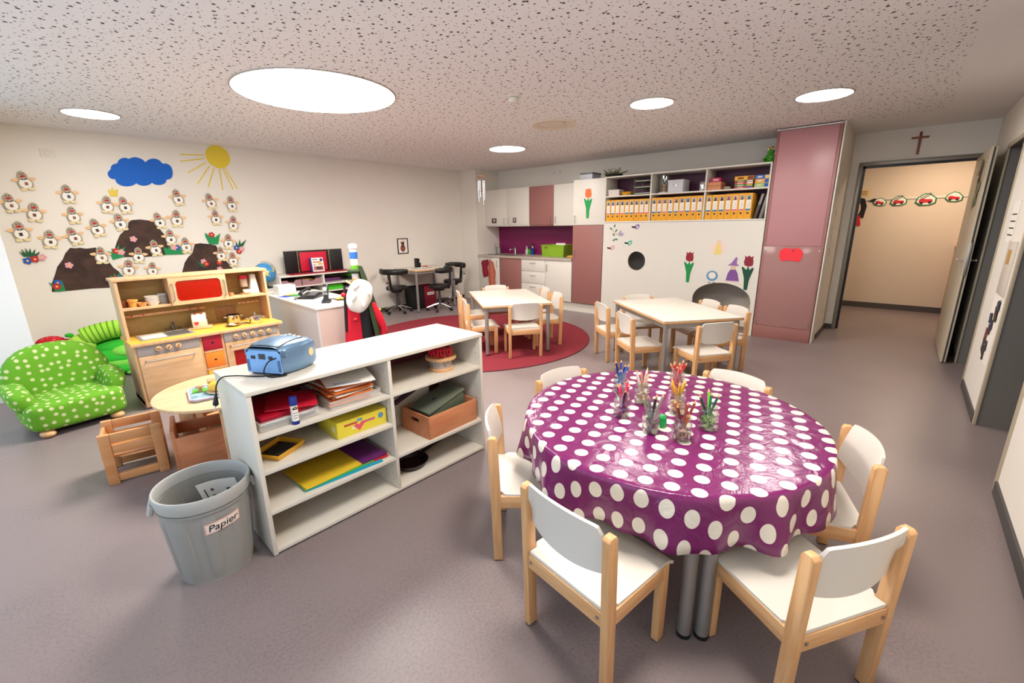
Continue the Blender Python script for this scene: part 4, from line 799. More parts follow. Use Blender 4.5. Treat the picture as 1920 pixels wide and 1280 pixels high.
# two half-round tables pushed together below the cloth
TX, TY, TR, TZ = 1.868, .708, .637, .592
SEAM = R_(35.2)   # direction of the joint between the two halves
for s, lb in ((1, 'half-round table under the cloth, half facing the low shelf'), (-1, 'half-round table under the cloth, half facing the right wall')):
    t = thing('half_round_table', lb, 'table', (TX, TY, 0), SEAM, 'half-round tables pushed together')
    arc = [(TR*cos(pi*i/28), s*TR*sin(pi*i/28)) for i in range(29)]
    poly = [(x, y+s*.003) for x, y in arc]
    MB().prism(poly, TZ-.028, TZ-.004, 'xy').build('tabletop', WHITE, t)
    for (lx, ly) in ((-.60, .031), (.60, .031), (-.30, .46), (.30, .46)):
        l = MB().cyl((lx, s*ly, .014), (lx, s*ly, TZ-.028), .0245, seg=20).build('leg', TLEG, t); MB().cyl((lx, s*ly, 0), (lx, s*ly, .016), .0255, seg=20).build('foot', BLACK, l)
# vinyl cloth: flat disc that bends over the edge and hangs in shallow folds
def cloth():
    b = bmesh.new(); uvl = b.loops.layers.uv.new('UVMap'); NU = 240; radii = [0]+[TR*k/7 for k in range(1, 7)]+[TR*.97, TR, TR+.010, TR+.022, TR+.045, TR+.075, TR+.105, TR+.135, TR+.16]
    top = TZ+.004
    def pt(i, r):
        a = 2*pi*i/NU
        if r <= TR-.001: return (r*cos(a), r*sin(a), top)
        d = r-TR; fold = .5+.5*sin(11*a+1.3*sin(3*a)+.6); fold2 = sin(23*a+2*sin(2*a))
        near = .5+.5*cos(a-R_(236)); drop = .175*(.80+.24*near)
        tt = d/.16
        rr = TR+.008*min(1, d/.02)+tt*(.040*fold-.004+.012*fold2*tt)
        zz = top-.006*min(1, d/.02)-drop*max(0, (tt-.06))/.94*(1+.06*fold*tt)
        if d <= .022: zz = top-.010*(d/.022)**2
        return (rr*cos(a), rr*sin(a), zz)
    V = [[b.verts.new(pt(i, r)) for i in range(NU)] for r in radii[1:]]; c0 = b.verts.new((0, 0, top))
    def uv(i, r): a = 2*pi*i/NU; return (TX+r*cos(a), TY+r*sin(a))
    for i in range(NU):
        j = i+1; f = b.faces.new((c0, V[0][i], V[0][j % NU]))
        for l, q in zip(f.loops, ((0, 0), (i, radii[1]), (j, radii[1]))): l[uvl].uv = uv(*q)
        for k_ in range(len(V)-1):
            f = b.faces.new((V[k_][i], V[k_+1][i], V[k_+1][j % NU], V[k_][j % NU]))
            for l, q in zip(f.loops, ((i, radii[k_+1]), (i, radii[k_+2]), (j, radii[k_+2]), (j, radii[k_+1]))): l[uvl].uv = uv(*q)
    mb = MB(); mb._add(b); return mb
CL = dots('dotted_vinyl', '#6e1656', '#dfd6c6', .0862, .0262, .22, R_(14), (1.553, .253), wrinkle=.30)
o = cloth().build('tablecloth', CL, None, angle=60); o.location = (TX, TY, 0)
tag(o, 'glossy purple tablecloth with white polka dots', 'tablecloth')
so = o.modifiers.new('thickness', 'SOLIDIFY'); so.thickness = .0012; so.offset = 1
# ------------------------------------------------------------------ pencil jars
def jar(x, y, h, w, name, label, cols, rz, junk, n=6, octo=True):
    t = thing('pencil_jar', label, 'jar', (x, y, TZ+.0055), rz, 'pencil jars on the dotted table'); seg = 8 if octo else 24; k = w/cos(pi/8) if octo else w
    k0 = k
    prof = [(0, .0), (k*.92, 0), (k, .006), (k, h*.70), (k*.86, h*.80), (k*.80, h*.84), (k*.80, h*.90), (k*.86, h*.92), (k*.86, h*.97), (k*.83, h), (k*.78, h), (k*.76, h*.84), (k*.93, h*.69), (k*.93, .010), (0, .009)]
    MB().lathe(prof, seg=seg if octo else 28, M=Matrix.Rotation(pi/8, 4, 'Z')).build('glass', gl, t, angle=25)
    random.seed(hash(name) % 1000 if False else sum(map(ord, name)))
    for i in range(n):
        a = 2*pi*i/n+random.uniform(-.3, .3); r0 = w*.45; lean = random.uniform(.25, .95); L = random.uniform(.13, .175)
        b0 = Vector((-r0*cos(a)*.7, -r0*sin(a)*.7, .014)); tip = Vector((w*.80*cos(a)*(.6+lean), w*.80*sin(a)*(.6+lean), L*.95))
        d = (tip-b0).normalized(); c = cols[i % len(cols)]; pm = mat('pencil'+c, c, .4)
        p = MB().cyl(b0, b0+d*(L-.016), .0053, seg=6).build('pencil', pm, t, flat=True)
        MB().cyl(b0+d*(L-.016), b0+d*(L-.003), .0051, .0014, seg=8).build('sharpened_wood', mat('pencil_wood', '#d8a57a', .6), p)
        MB().cyl(b0+d*(L-.004), b0+d*L, .0013, .0004, seg=6).build('lead', pm, p)
    if junk:
        for i in range(16):
            c = junk[i % len(junk)]; a = random.uniform(0, 6.28); r = random.uniform(.1, .60)*w
            MB().box((r*cos(a), r*sin(a), .016+.0030*i), (.026, .011, .011), rot=(random.uniform(-.6, .6), random.uniform(-.5, .5), random.uniform(0, 3)), r=.001).build('pencil_stub', mat('stub'+c, c, .5), t)
jar(1.985, 1.005, .118, .033, 'blue', 'jar of blue pencils at the back left', ['#1c2f8f', '#1d5fb8', '#14236e', '#2c7ac8'], .4, ['#3a72b8', '#7fa6d0'])
jar(1.722, .857, .115, .034, 'pink', 'jar of pink and purple pencils in front of the blue ones', ['#d8245a', '#5a1548', '#e04468', '#45103c', '#c02058'], .9, ['#d06a98', '#7a3f86', '#a8507a'])
jar(1.918, .852, .108, .032, 'white', 'jar of white and skin-coloured pencils in the middle row', ['#e8dccb', '#e8ae88', '#d8cfd0', '#e2a27c'], .1, ['#e6d4c0', '#d9b8a0'])
jar(1.652, .686, .118, .033, 'grey', 'jar of grey and black pencils in the front row', ['#6d6a66', '#8d8a5c', '#80808c', '#25221f', '#9a9488'], .9, ['#2c2524', '#7a6a60', '#b09484'])
jar(2.230, .800, .118, .035, 'red', 'jar of red pencils at the back right', ['#e03a28', '#c8202a', '#ee5a40', '#d02a30'], .2, ['#d8463a', '#c03848'], 7)
jar(1.912, .675, .112, .034, 'yellow', 'jar of yellow and orange pencils in the middle', ['#c9962c', '#e8bc30', '#dc8a2c', '#e5a838', '#d9a02c'], .3, ['#e0b040', '#d8923a'], 7)
jar(1.669, .560, .100, .036, 'brown', 'jar of brown pencils, frontmost of the jars', ['#8a3a22', '#a04a2c', '#6a2c1c', '#b0583a'], .2, ['#8a5a42', '#b08468', '#6a4434', '#d8b098'], 5, False)
jar(1.836, .514, .112, .037, 'green', 'jar of green pencils at the front right', ['#6cc22c', '#12442c', '#1c8a5a', '#16563a'], .5, ['#6a8a4a', '#8fae60'], 4)
t = thing('pencil_sharpener', 'small green pencil sharpener beside the grey jar', 'sharpener', (1.735, .672, TZ+.0055)); sg = mat('sharpener_green', '#12a04a', .35)
MB().lathe([(0, 0), (.017, 0), (.019, .004), (.019, .03), (.017, .033), (0, .033)]).build('barrel', sg, t); MB().lathe([(0, .033), (.018, .033), (.019, .037), (.016, .048), (.009, .055), (0, .056)]).build('cap', sg, t)
# ================================================================== low white shelf in the foreground
SX, SY, SA = .545, 1.948, R_(-1.6)     # front-left foot and direction; local x along the front, local y into the depth
SL, SD, SH, K = 1.335, .455, .80, .019
def sh(x, y, z=0): return (SX+x*cos(SA)-y*sin(SA), SY+x*sin(SA)+y*cos(SA), z)
t = thing('low_shelf', 'low white open shelf unit with seven compartments in the foreground', 'shelf', (SX, SY, 0), SA)
SW = mat('shelf_white', '#d6cdbe', .4)
MB().bb(-.004, SL+.004, -.004, SD, SH-K, SH, .0015).build('top', SW, t)
DV = .672
for x in (0, SL-K): MB().bb(x, x+K, 0, SD-.005, .004, SH-K, .001).build('side_panel', SW, t)
MB().bb(DV-K/2, DV+K/2, .001, SD-.005, .028, SH-K, .001).build('divider', SW, t)
MB().bb(K, SL-K, .001, SD-.005, .010, .028, .001).build('bottom', SW, t)
LV, RV = (.572, .405, .205), (.572, .208)
for z in LV: MB().bb(K, DV-K/2, .003, SD-.012, z, z+K, .001).build('shelf_board', SW, t)
for z in RV: MB().bb(DV+K/2, SL-K, .003, SD-.012, z, z+K, .001).build('shelf_board', SW, t)
MB().bb(K, SL-K, SD-.012, SD-.004, .03, SH-K).build('back_panel', mat('shelf_back_wine', '#5c1a26', .6), t)
ph = MB()
for i in range(17):
    z = .07+.043*i
    for y in (.045, .40):
        for xx, s in ((DV-K/2-.0004, 1), (DV+K/2+.0004, 1), (SL-K-.0004, 1), (K+.0004, 1)): ph.cyl((xx-.0004, y, z), (xx+.0004, y, z), .0028, seg=8)
tag(ph.build('peg_holes', DARK, t), kind='stuff')
def on_shelf(name, label, cat, x, y, z, rz=0, group=None): return thing(name, label, cat, sh(x, y, z), SA+rz, group)
z1 = .572+K; z2 = .405+K; z3 = .205+K; zr1 = .572+K; zr2 = .208+K; zb0 = .028
CLR = mat('clear_acrylic', '#efeae2', .08, alpha=.22)
def acrylic_tray(t, w, d, h=.045):
    open_box(MB(), w, d, h, .003).build('tray', CLR, t)
t = on_shelf('document_tray', 'clear tray of red folders at the upper left of the low shelf', 'tray', .17, .20, z1); acrylic_tray(t, .26, .33)
rf = mat('folder_red', '#b50f2c', .35); 
for i in range(5): MB().box((random.uniform(-.004, .004), .01, .016+.009*i), (.235, .30, .007), rot=(0, 0, random.uniform(-.03, .03)), r=.001).build('folder', (rf, rf, mat('folder_magenta', '#8f1440', .35), PAPERW, mat('folder_bluegrey', '#5a6a8a', .4))[4-i], t)
MB().box((.06, -.03, .062), (.22, .22, .006), rot=(0, .03, -.35), r=.001).build('loose_folder', mat('folder_bright', '#c81a34', .35), t)
t = on_shelf('document_tray', 'clear tray heaped with orange papers on the low shelf', 'tray', .49, .20, z1); acrylic_tray(t, .27, .34)
random.seed(4)
for i in range(9):
    c = ['#d87a3c', '#e6ddd0', '#c8622c', '#e08848', '#e6ddd0', '#c46a34', '#d8702e', '#e8e0d6', '#cc5e28'][i]
    MB().box((random.uniform(-.015, .015), random.uniform(-.01, .01), .014+.010*i), (.21, .30, .006), rot=(random.uniform(-.02, .02), random.uniform(-.03, .03), random.uniform(-.14, .14)), r=.001).build('paper_bundle', mat('paper'+c, c, .7), t)
def curl(u, v): return (-.10+.24*u, -.17+.31*v, .108+.012*u*u-.02*(1-v)**2*(u-.3)+.01*sin(v*3))
MB().surf(curl, 10, 12, .001).build('curled_sheet', PAPERW, t, rot=(0, 0, -.22))
MB().surf(lambda u, v: (-.06+.13*u, -.155+.08*v, .1105+.012*(.17+.55*u)**2-.02*(1-v*.25)**2*(.17+.55*u-.3)+.0015), 6, 4, .0005).build('print_block', mat('print_blue', '#b9bccb', .7), t, rot=(0, 0, -.22))
t = on_shelf('glue_stick', 'white and dark blue glue stick standing on the low shelf', 'glue stick', .185, .022, z1)
MB().lathe([(0, 0), (.0165, 0), (.017, .003), (.017, .017), (0, .017)]).build('twist_base', mat('glue_blue', '#1a2a80', .35), t); MB().lathe([(0, .017), (.0155, .017), (.0155, .092), (0, .092)]).build('tube', PAPERW, t); MB().lathe([(0, .092), (.0175, .092), (.0175, .126), (.016, .13), (0, .131)]).build('cap', mat('glue_blue', '#1a2a80', .35), t)
MB().surf(lambda u, v: (.0158*cos(-2.3+1.6*u), .0158*sin(-2.3+1.6*u), .072+.016*v*(1-abs(u-.5))), 8, 3, .0003).build('logo_oval', BLACK, t); MB().surf(lambda u, v: (.0162*cos(-1.9+.8*u), .0162*sin(-1.9+.8*u), .078+.004*v), 6, 2, .0003).build('logo_mark', mat('glue_yellow', '#e0b83a', .5), t)
for i in range(3): MB().surf(lambda u, v, i=i: (.0158*cos(-2.2+1.3*u), .0158*sin(-2.2+1.3*u), .03+.012*i+.004*v), 6, 2, .0003).build('print_line', mat('print_grey', '#9a948c', .7), t)
t = on_shelf('game_carton', 'flat yellow game box on the second board of the low shelf', 'game box', .515, .16, z2); yb = mat('carton_yellow', '#ddc93c', .45)
MB().bb(-.138, .138, -.115, .115, 0, .088, .002).build('box', yb, t)
MB().prism(circ(.105, .055, .016, 16), -.1154, -.115, 'xz').build('seal', mat('seal_blue', '#5a86a8', .5), t)
MB().prism([(-.02, .012), (.0, .035), (.025, .055), (-.005, .058), (-.02, .045), (-.035, .055), (-.05, .045)], -.1156, -.115, 'xz').build('heart_print', mat('heart_pink', '#d8506a', .5), t)
for a, b, zq, c in ((-.10, -.03, .055, '#b8503c'), (.0, .07, .045, '#c0607a'), (-.06, -.01, .03, '#e8e0c0'), (-.03, .0, .064, '#4a86b8')): MB().bb(a, b, -.1153, -.115, zq, zq+.012).build('title_print', mat('tp'+c, c, .5), t)
MB().bb(-.1384, -.138, -.09, -.06, .03, .06).build('corner_print', mat('tp#e8e0c0', '#e8e0c0', .5), t)
t = on_shelf('yellow_tray', 'small yellow dish with dark inside on the low shelf', 'dish', .14, .15, z2, .5); open_box(MB(), .15, .13, .028, .004, .15).build('dish', mat('dish_yellow', '#dba42c', .5), t); MB().bb(-.06, .06, -.05, .05, .006, .016).build('dark_content', DARK, t)
MB().tube([(-.09, -.03, .04), (-.03, .0, .034), (.03, .03, .03)], .004).build('stick', BLACK, t)
# folders on the third board
for i, (x, y, w, d, z, a, c, lb) in enumerate(((.575, .17, .13, .26, .0, .0, '#b8202e', 'red folder at the bottom right of the folder pile'), (.56, .19, .15, .28, .012, .03, '#5e1f5c', 'purple folder at the right of the folder pile'), (.40, .15, .40, .25, .0, -.06, '#1496ae', 'turquoise folder under the yellow one'), (.37, .165, .37, .25, .006, .0, '#5aa84a', 'green folder under the yellow one'), (.375, .175, .385, .26, .012, .06, '#dcb62c', 'big yellow folder on top of the pile'))):
    t = on_shelf('paper_folder', lb, 'folder', x, y, z3+z+(.012 if i > 2 else 0)*0, a, 'folders on the low shelf'); MB().bb(-w/2, w/2, -d/2, d/2, .001, .006 if i > 1 else .011, .001).build('cover', mat('fold'+c, c, .5), t); MB().bb(-w/2+.008, w/2-.004, -d/2+.004, d/2-.004, .0005, .001).build('sheets', PAPERW, t)
# scissors block
t = on_shelf('scissors_block', 'round wooden scissors stand with clear cylinder', 'scissors stand', 1.115, .14, zr1)
MB().lathe([(0, 0), (.073, 0), (.075, .004), (.075, .018), (.073, .021), (0, .021)], seg=40).build('base_disc', BEECH, t); MB().lathe([(0, .072), (.093, .072), (.095, .076), (.095, .086), (.093, .09), (0, .09)], seg=40).build('top_disc', BEECH, t)
MB().lathe([(.068, .021), (.068, .072), (.0665, .072), (.0665, .021)], seg=36).build('clear_wall', CLR, t); MB().cyl((0, 0, .02), (0, 0, .073), .014).build('post', BEECH, t)
SCR = mat('scissors_red', '#c8102c', .35)
def make_scissors():
    s = thing('scissors', 'red-handled child scissors standing in the wooden stand', 'scissors', (0, 0, 0), 0, 'red scissors in the stand')
    MB().prism([(-.006, -.055), (0, -.06), (.006, -.055), (.008, .0), (-.008, 0)], -.001, .001, 'xz').build('blades', STEEL, s)
    for q in (-1, 1):
        l = [(q*(.013+.011*cos(2*pi*i/14)), 0, .032+.018*sin(2*pi*i/14)) for i in range(14)]
        MB().tube(l, .0042, 7, closed=True).tube([(q*.003, 0, -.002), (q*.008, 0, .016)], .0045, 7).build('handle_ring', SCR, s)
    return s
s0 = make_scissors(); c0 = sh(1.115, .14, zr1)
for i in range(10):
    s = s0 if i == 0 else copy_tree(s0); a = 2*pi*i/10; r = .066 if i < 9 else .0; s.location = (c0[0]+r*cos(a), c0[1]+r*sin(a), zr1+.092); s.rotation_euler = (random.uniform(-.08, .08), random.uniform(-.08, .08), a+pi/2+random.uniform(-.5, .5))
# wooden crate with a lidded box
t = on_shelf('wooden_crate', 'reddish wooden crate with finger joints on the low shelf', 'crate', 1.095, .155, zr2, .03); cw2 = REDWOOD
L_, D_, H_, T_ = .39, .27, .142, .012
MB().bb(-L_/2, L_/2, -D_/2, -D_/2+T_, 0, H_, .001).build('front_board', cw2, t); MB().bb(-L_/2, L_/2, D_/2-T_, D_/2, 0, H_, .001).build('back_board', cw2, t); MB().bb(-L_/2+T_, L_/2-T_, -D_/2+T_, D_/2-T_, .002, .010).build('floor_board', cw2, t)
MB().bb(L_/2-T_, L_/2, -D_/2+T_, D_/2-T_, 0, H_, .001).build('end_board', cw2, t)
MB().prism([(-D_/2+T_, 0), (D_/2-T_, 0), (D_/2-T_, H_), (-D_/2+T_, H_)], -L_/2, -L_/2+T_, 'yz', holes=([(-.045, .095), (-.035, .085), (.035, .085), (.045, .095), (.035, .107), (-.035, .107)],)).build('end_board', cw2, t)
fj = MB()
for i in range(7): fj.bb(-L_/2-.0004, -L_/2+T_*.95, -D_/2-.0006, -D_/2+.004, .008+i*.02, .016+i*.02)
fj.build('finger_joints', wood('end_grain', '#a8653f', '#b87348'), t)
t = on_shelf('lidded_box', 'grey-green lidded box leaning inside the wooden crate', 'box', 1.10, .16, zr2+.085, .05); t.rotation_euler = (0, R_(-14), SA+.05); gb_ = mat('box_greygreen', '#6b7160', .35)
MB().bb(-.14, .15, -.085, .085, -.03, .085, .004).build('body', mat('box_glassy', '#59624f', .2), t); MB().bb(-.15, .16, -.095, .095, .085, .103, .004).build('lid', gb_, t); MB().ell((-.02, .0, .103), (.02, .008, .003)).build('mark', DARK, t)
t = on_shelf('canvas_bag', 'white and dark purple bag standing behind the wooden crate', 'bag', .93, .315, zr2)
MB().surf(lambda u, v: ((-.20+.42*u), .02+.03*sin(pi*u)*sin(pi*v), .0+(.22+.10*u)*v), 12, 8, .05).build('pouch', mat('bag_white', '#ddd6ca', .8), t); MB().tube([(-.19, -.03, .18), (-.08, -.045, .185), (.05, -.04, .23), (.2, -.035, .30)], [.012, .016, .018, .012], 8).build('trim_band', mat('bag_purple', '#341830', .7), t)
t = on_shelf('toy_pan', 'dark frying pan on the bottom board of the low shelf', 'pan', .86, .17, zb0)
MB().lathe([(0, 0), (.085, 0), (.105, .035), (.109, .036), (.088, .004), (0, .004)], seg=36).build('pan', mat('pan_dark', '#2a1218', .4), t); MB().box((.185, .03, .045), (.17, .026, .012), .004, rot=(0, -.1, .12)).build('handle', mat('pan_dark', '#2a1218', .4), t)
# ------------------------------------------------------------------ boombox on the shelf
bx_, by_ = .790, 2.170
t = thing('cd_player', 'light blue portable CD radio seen from behind', 'radio', (bx_, by_, SH), R_(63))
# local: +y points away from the back panel (front of the radio), x is the width
BB = mat('radio_blue', '#6e8dab', .28, .4); BL2 = mat('radio_backblue', '#7aa7dc', .4); BS = mat('radio_silver', '#b9bdb8', .3, .5)
def body(u, v):
    # u around the cross-section (closed), v along the depth y
    y = -.115+.225*v
    wv = .093+.030*sin(pi*min(1, v*.75)); hv = .122+.034*sin(pi*min(1, .12+v*.80)); 
    if v > .88: wv *= 1-.25*((v-.88)/.12)**2; hv *= 1-.22*((v-.88)/.12)**2
    a = 2*pi*u; c, s_ = cos(a), sin(a); n = .42
    x = wv*math.copysign(abs(c)**n, c); z = .068+hv*.5*math.copysign(abs(s_)**n, s_)
    return (x, y, max(.006, z))
t.location = (.795, 2.175, SH); t.rotation_euler = (0, 0, R_(-62)+pi*0)
mb = MB().surf(body, 40, 14, 0, closed_u=True)
mb.build('shell', BB, t, angle=50)
MB().prism([(-.092, .012), (.092, .012), (.09, .105), (.07, .118), (-.07, .118), (-.09, .105)], -.122, -.112, 'xz', .003).build('back_panel', BL2, t)
MB().prism([(.105*cos(2*pi*i/30)*.95, .066+.058*sin(2*pi*i/30)) for i in range(30)], .095, .118, 'xz', .008).build('front_grille', BS, t)
MB().surf(lambda u, v: (-.072+.144*u, -.10+.15*v, .137+.016*sin(pi*min(1, v*.62+.1))-.02*abs(u-.5)**2), 10, 8, .006).build('cd_lid', mat('radio_lid', '#5f7f9e', .3, .4), t)
MB().surf(lambda u, v: (-.077+.154*u, -.106+.162*v, .1355+.016*sin(pi*min(1, v*.62+.1))-.02*abs(u-.5)**2), 10, 8, .003).build('lid_gap', mat('radio_gap', '#22303c', .5), t)
MB().bb(-.085, .085, -.116, -.100, .112, .124, .004).build('handle', mat('radio_handle', '#56748f', .35), t)
for s in (-1, 1): MB().bb(s*.098-.010, s*.098+.010, -.11, -.09, .09, .12, .004).build('handle_joint', mat('radio_handle', '#56748f', .35), t)
MB().bb(-.022, .014, -.1235, -.121, .078, .104, .001).build('rating_label', DARK, t)
for x in (-.052, .042): MB().bb(x-.012, x+.012, -.1235, -.121, .078, .094, .001).build('jack_recess', BLACK, t)
for s in (-1, 1):
    for i in range(9): MB().bb(s*.083-.008, s*.083+.008, -.1232, -.1215, .022+.0062*i, .0255+.0062*i).build('vent_slot', mat('radio_slot', '#2d4a70', .6), t)
MB().prism(circ(.045, .075, .017, 16, .02), .1235, .1245, 'yz').build('sticker', mat('sticker_peach', '#ecc48e', .6), t)
for i in range(5): MB().box((-.05+.025*i, .062, .1495-.004*abs(i-2)), (.018, .018, .008), .003).build('button', BS, t)
for x in (-.07, .07): MB().bb(x-.015, x+.015, -.09, .07, 0, .008, .002).build('foot', BLACK, t)
MB().bb(-.088, .088, -.105, .085, .003, .012, .003).build('underside', BLACK, t)
co = [(.07, -.124, .085), (.05, -.14, .07), (.045, -.15, .03), (.05, -.145, .006), (.10, -.09, .004), (.16, .0, .004), (.12, .06, .004)]
t['label'] = 'light blue portable CD radio seen from behind on the low shelf'
def wp(p):  # radio local -> world
    a = R_(-62); return Vector((.795+p[0]*cos(a)-p[1]*sin(a), 2.175+p[0]*sin(a)+p[1]*cos(a), SH+p[2]))
k_ = thing('power_cable', 'black power cable with plug hanging over the shelf end', 'cable', (.6, 2.2, SH))
def lc(pts): return [Vector(p)-Vector((.6, 2.2, SH)) for p in pts]
cab = [wp((.072, -.122, .088)), wp((.05, -.15, .075)), wp((.03, -.16, .03)), wp((.05, -.15, .006)), wp((.10, -.11, .004)), (.735, 2.06, SH+.004), (.66, 2.12, SH+.004), (.59, 2.20, SH+.008), (.545, 2.235, SH+.004), (.522, 2.25, SH-.03), (.515, 2.255, SH-.075)]
def catmull(p, n=6):
    p = [Vector(q) for q in p]; out = []
    for i in range(len(p)-1):
        a, b, c, d = p[max(0, i-1)], p[i], p[i+1], p[min(len(p)-1, i+2)]
        for j in range(n):
            s = j/n; out.append(.5*((2*b)+(c-a)*s+(2*a-5*b+4*c-d)*s*s+(3*b-a-3*c+d)*s**3))
    return out+[p[-1]]
MB().tube(lc(catmull(cab)), .0032, 8).build('cord', BLACK, k_)
MB().tube(lc([(.515, 2.255, SH-.07), (.512, 2.257, SH-.09), (.508, 2.26, SH-.118), (.506, 2.262, SH-.125)]), [.005, .008, .013, .010], 10).build('plug', BLACK, k_)
for q in (-.008, .008): MB().cyl(lc([(.506+q*.5, 2.262+q, SH-.122)])[0], lc([(.502+q*.5, 2.264+q, SH-.146)])[0], .002, seg=8).build('pin', CHROME, k_)
# ------------------------------------------------------------------ paper bin
t = thing('paper_bin', 'grey ribbed plastic waste bin labelled Papier', 'bin', (.372, 2.122, 0))
BN = mat('bin_grey', '#94918b', .38)
def binwall(rt, rb, h, th=.004):
    prof = [(0, .0), (rb, 0), (rb+.002, .006)]
    return prof
def wall_pt(u, z, inner=0):
    h = .40; r = .140+(.172-.140)*z/h; a = 2*pi*u
    rib = .0050*(1 if (sin(10*a+.6) > .1) else 0)*(1 if .04 < z < .30 else 0)
    return ((r+rib-inner)*cos(a), (r+rib-inner)*sin(a), z)
MB().surf(lambda u, v: wall_pt(u, .0+.365*v), 168, 16, .003, closed_u=True).build('wall', BN, t, angle=30)
MB().lathe([(0, .0), (.141, 0), (.141, .006), (0, .006)], seg=48).build('bottom', BN, t)
MB().lathe([(.163, .35), (.174, .352), (.178, .37), (.180, .40), (.177, .408), (.170, .408), (.165, .40), (.163, .36)], seg=72).build('rim', mat('bin_rim', '#aaa8a3', .35), t)
MB().lathe([(.1685, .335), (.172, .335), (.173, .345), (.1695, .345)], seg=72).build('collar', BN, t)
for a in (-.22, 2.95): MB().tube([(.178*cos(a-.24), .178*sin(a-.24), .385), (.188*cos(a-.2), .188*sin(a-.2), .345), (.190*cos(a), .190*sin(a), .330), (.188*cos(a+.2), .188*sin(a+.2), .345), (.178*cos(a+.24), .178*sin(a+.24), .385)], [.010, .011, .010, .011, .010], 8).build('handle', mat('bin_rim', '#aaa8a3', .35), t)
la = R_(-86)
def lab(u, v, d=.0065): r = .140+.032*(.245+.045*v+.012*u)/.40+d; a = la+(u-.5)*.80; return (r*cos(a), r*sin(a), .242+.048*v+.012*u)
MB().surf(lab, 12, 3, .0008).build('label', mat('label_pink', '#e3b2a0', .6), t)
MB().surf(lambda u, v: lab(.04+.92*u, .1+.8*v, .0078), 12, 3, .0004).build('label_paper', mat('label_paper', '#e9d8cb', .7), t)
tx = bpy.data.curves.new('lettering', 'FONT'); tx.body = 'Papier'; tx.size = .042; tx.extrude = .0004; tx.align_x = 'CENTER'; tx.align_y = 'CENTER'; tx.shear = .15
tmp = bpy.data.objects.new('tmp_text', tx); COL.objects.link(tmp); dg = bpy.context.evaluated_depsgraph_get(); tm = bpy.data.meshes.new_from_object(tmp.evaluated_get(dg)); bpy.data.objects.remove(tmp)
bmt = bmesh.new(); bmt.from_mesh(tm); bmesh.ops.subdivide_edges(bmt, edges=list(bmt.edges), cuts=2)
for v in bmt.verts:
    u = .5+v.co.x/.128; p = lab(u, .5+v.co.y/.048, .0088+v.co.z); v.co = p
bmt.to_mesh(tm); bmt.free(); tm.materials.clear(); tm.materials.append(BLACK); lo = bpy.data.objects.new('lettering', tm); COL.objects.link(lo); lo.parent = t
t = thing('waste_paper', 'printed white sheet standing inside the grey bin', 'paper', (.372, 2.122, .01))
MB().surf(lambda u, v: (.02+.13*u-.03*v, .10-.10*u+.02*sin(3*u), .20+.135*v+.02*u), 8, 6, .001).build('sheet', PAPERW, t)
for (u, v, w, h_, c) in ((.15, .3, .03, .45, '#2a2f28'), (.3, .35, .08, .12, '#4a7a52'), (.32, .62, .07, .1, '#7a4a52'), (.42, .3, .05, .1, '#3c5a46'), (.7, .55, .1, .08, '#3a3a36')): MB().surf(lambda a, b, u=u, v=v, w=w, h_=h_: (.02+.13*(u+w*a)-.03*(v+h_*b)-.0012, .10-.10*(u+w*a)+.02*sin(3*(u+w*a))-.0016, .20+.135*(v+h_*b)+.02*(u+w*a)), 3, 3, .0004).build('print', mat('wp'+c, c, .7), t)
# ------------------------------------------------------------------ toddler cube chairs and round table
def cube_chair(label, x, y, a, m):
    t = thing('cube_chair', label, 'chair', (x, y, 0), a, 'wooden cube chairs'); S = .29; h = .315; th = .032
    # two ladder sides (front and back in local y), closed side boards in local x
    for s in (-1, 1):
        yy = s*(S/2-th/2)
        for q in (-1, 1): MB().bb(q*(S/2)-(.052 if q > 0 else 0), q*(S/2)+(.052 if q < 0 else 0), yy-th/2, yy+th/2, 0, h, .004).build('upright', m, t)
        for z0, z1 in ((h-.055, h-.002), (h-.125, h-.078), (.015, .062)): MB().bb(-S/2+.052, S/2-.052, yy-th/2+.004, yy+th/2-.004, z0, z1, .003).build('cross_rail', m, t)
    MB().bb(-S/2, -S/2+.018, -S/2+th, S/2-th, .10, h-.03, .003).build('side_board', m, t)
    MB().bb(S/2-.018, S/2, -S/2+th, S/2-th, .0, .20, .003).build('side_board', m, t)
    MB().bb(-S/2+.018, S/2-.018, -S/2+th, S/2-th, .155, .172, .002).build('seat_board', m, t)
    return t
cube_chair('wooden cube chair with slatted sides, nearest the green armchair', .312, 3.42, R_(-10), ALDER)
t = thing('cube_chair', 'closed wooden cube chair between the grey bin and the play table', 'chair', (.645, 3.255, 0), R_(-12), 'wooden cube chairs')
for nm, a in (('front_board', (-.15, .17, -.16, -.14, .0, .235)), ('side_board', (-.17, -.146, -.16, .14, 0, .285)), ('side_board', (.15, .17, -.16, .14, 0, .285)), ('seat_board', (-.146, .15, -.14, .14, .12, .138)), ('rear_rail', (-.146, .15, .12, .14, .16, .235))): MB().bb(*a, .003).build(nm, REDWOOD, t)
t = thing('cube_chair', 'dark-shaded wooden cube chair behind the play table', 'chair', (.86, 3.74, 0), R_(8), 'wooden cube chairs')
for nm, a in (('front_board', (-.15, .15, -.16, -.14, .18, .30)), ('side_board', (-.17, -.146, -.16, .14, 0, .31)), ('side_board', (.15, .17, -.16, .14, 0, .31)), ('seat_board', (-.146, .15, -.14, .14, .13, .148)), ('rear_board', (-.146, .15, .12, .14, .05, .30))): MB().bb(*a, .003).build(nm, ALDER, t)
t = thing('play_table', 'round pale wooden play table behind the low shelf', 'table', (.79, 3.215, 0))
MB().lathe([(0, .43), (.375, .43), (.383, .434), (.385, .442), (.383, .450), (.375, .453), (0, .453)], seg=64).build('tabletop', BIRCH, t)
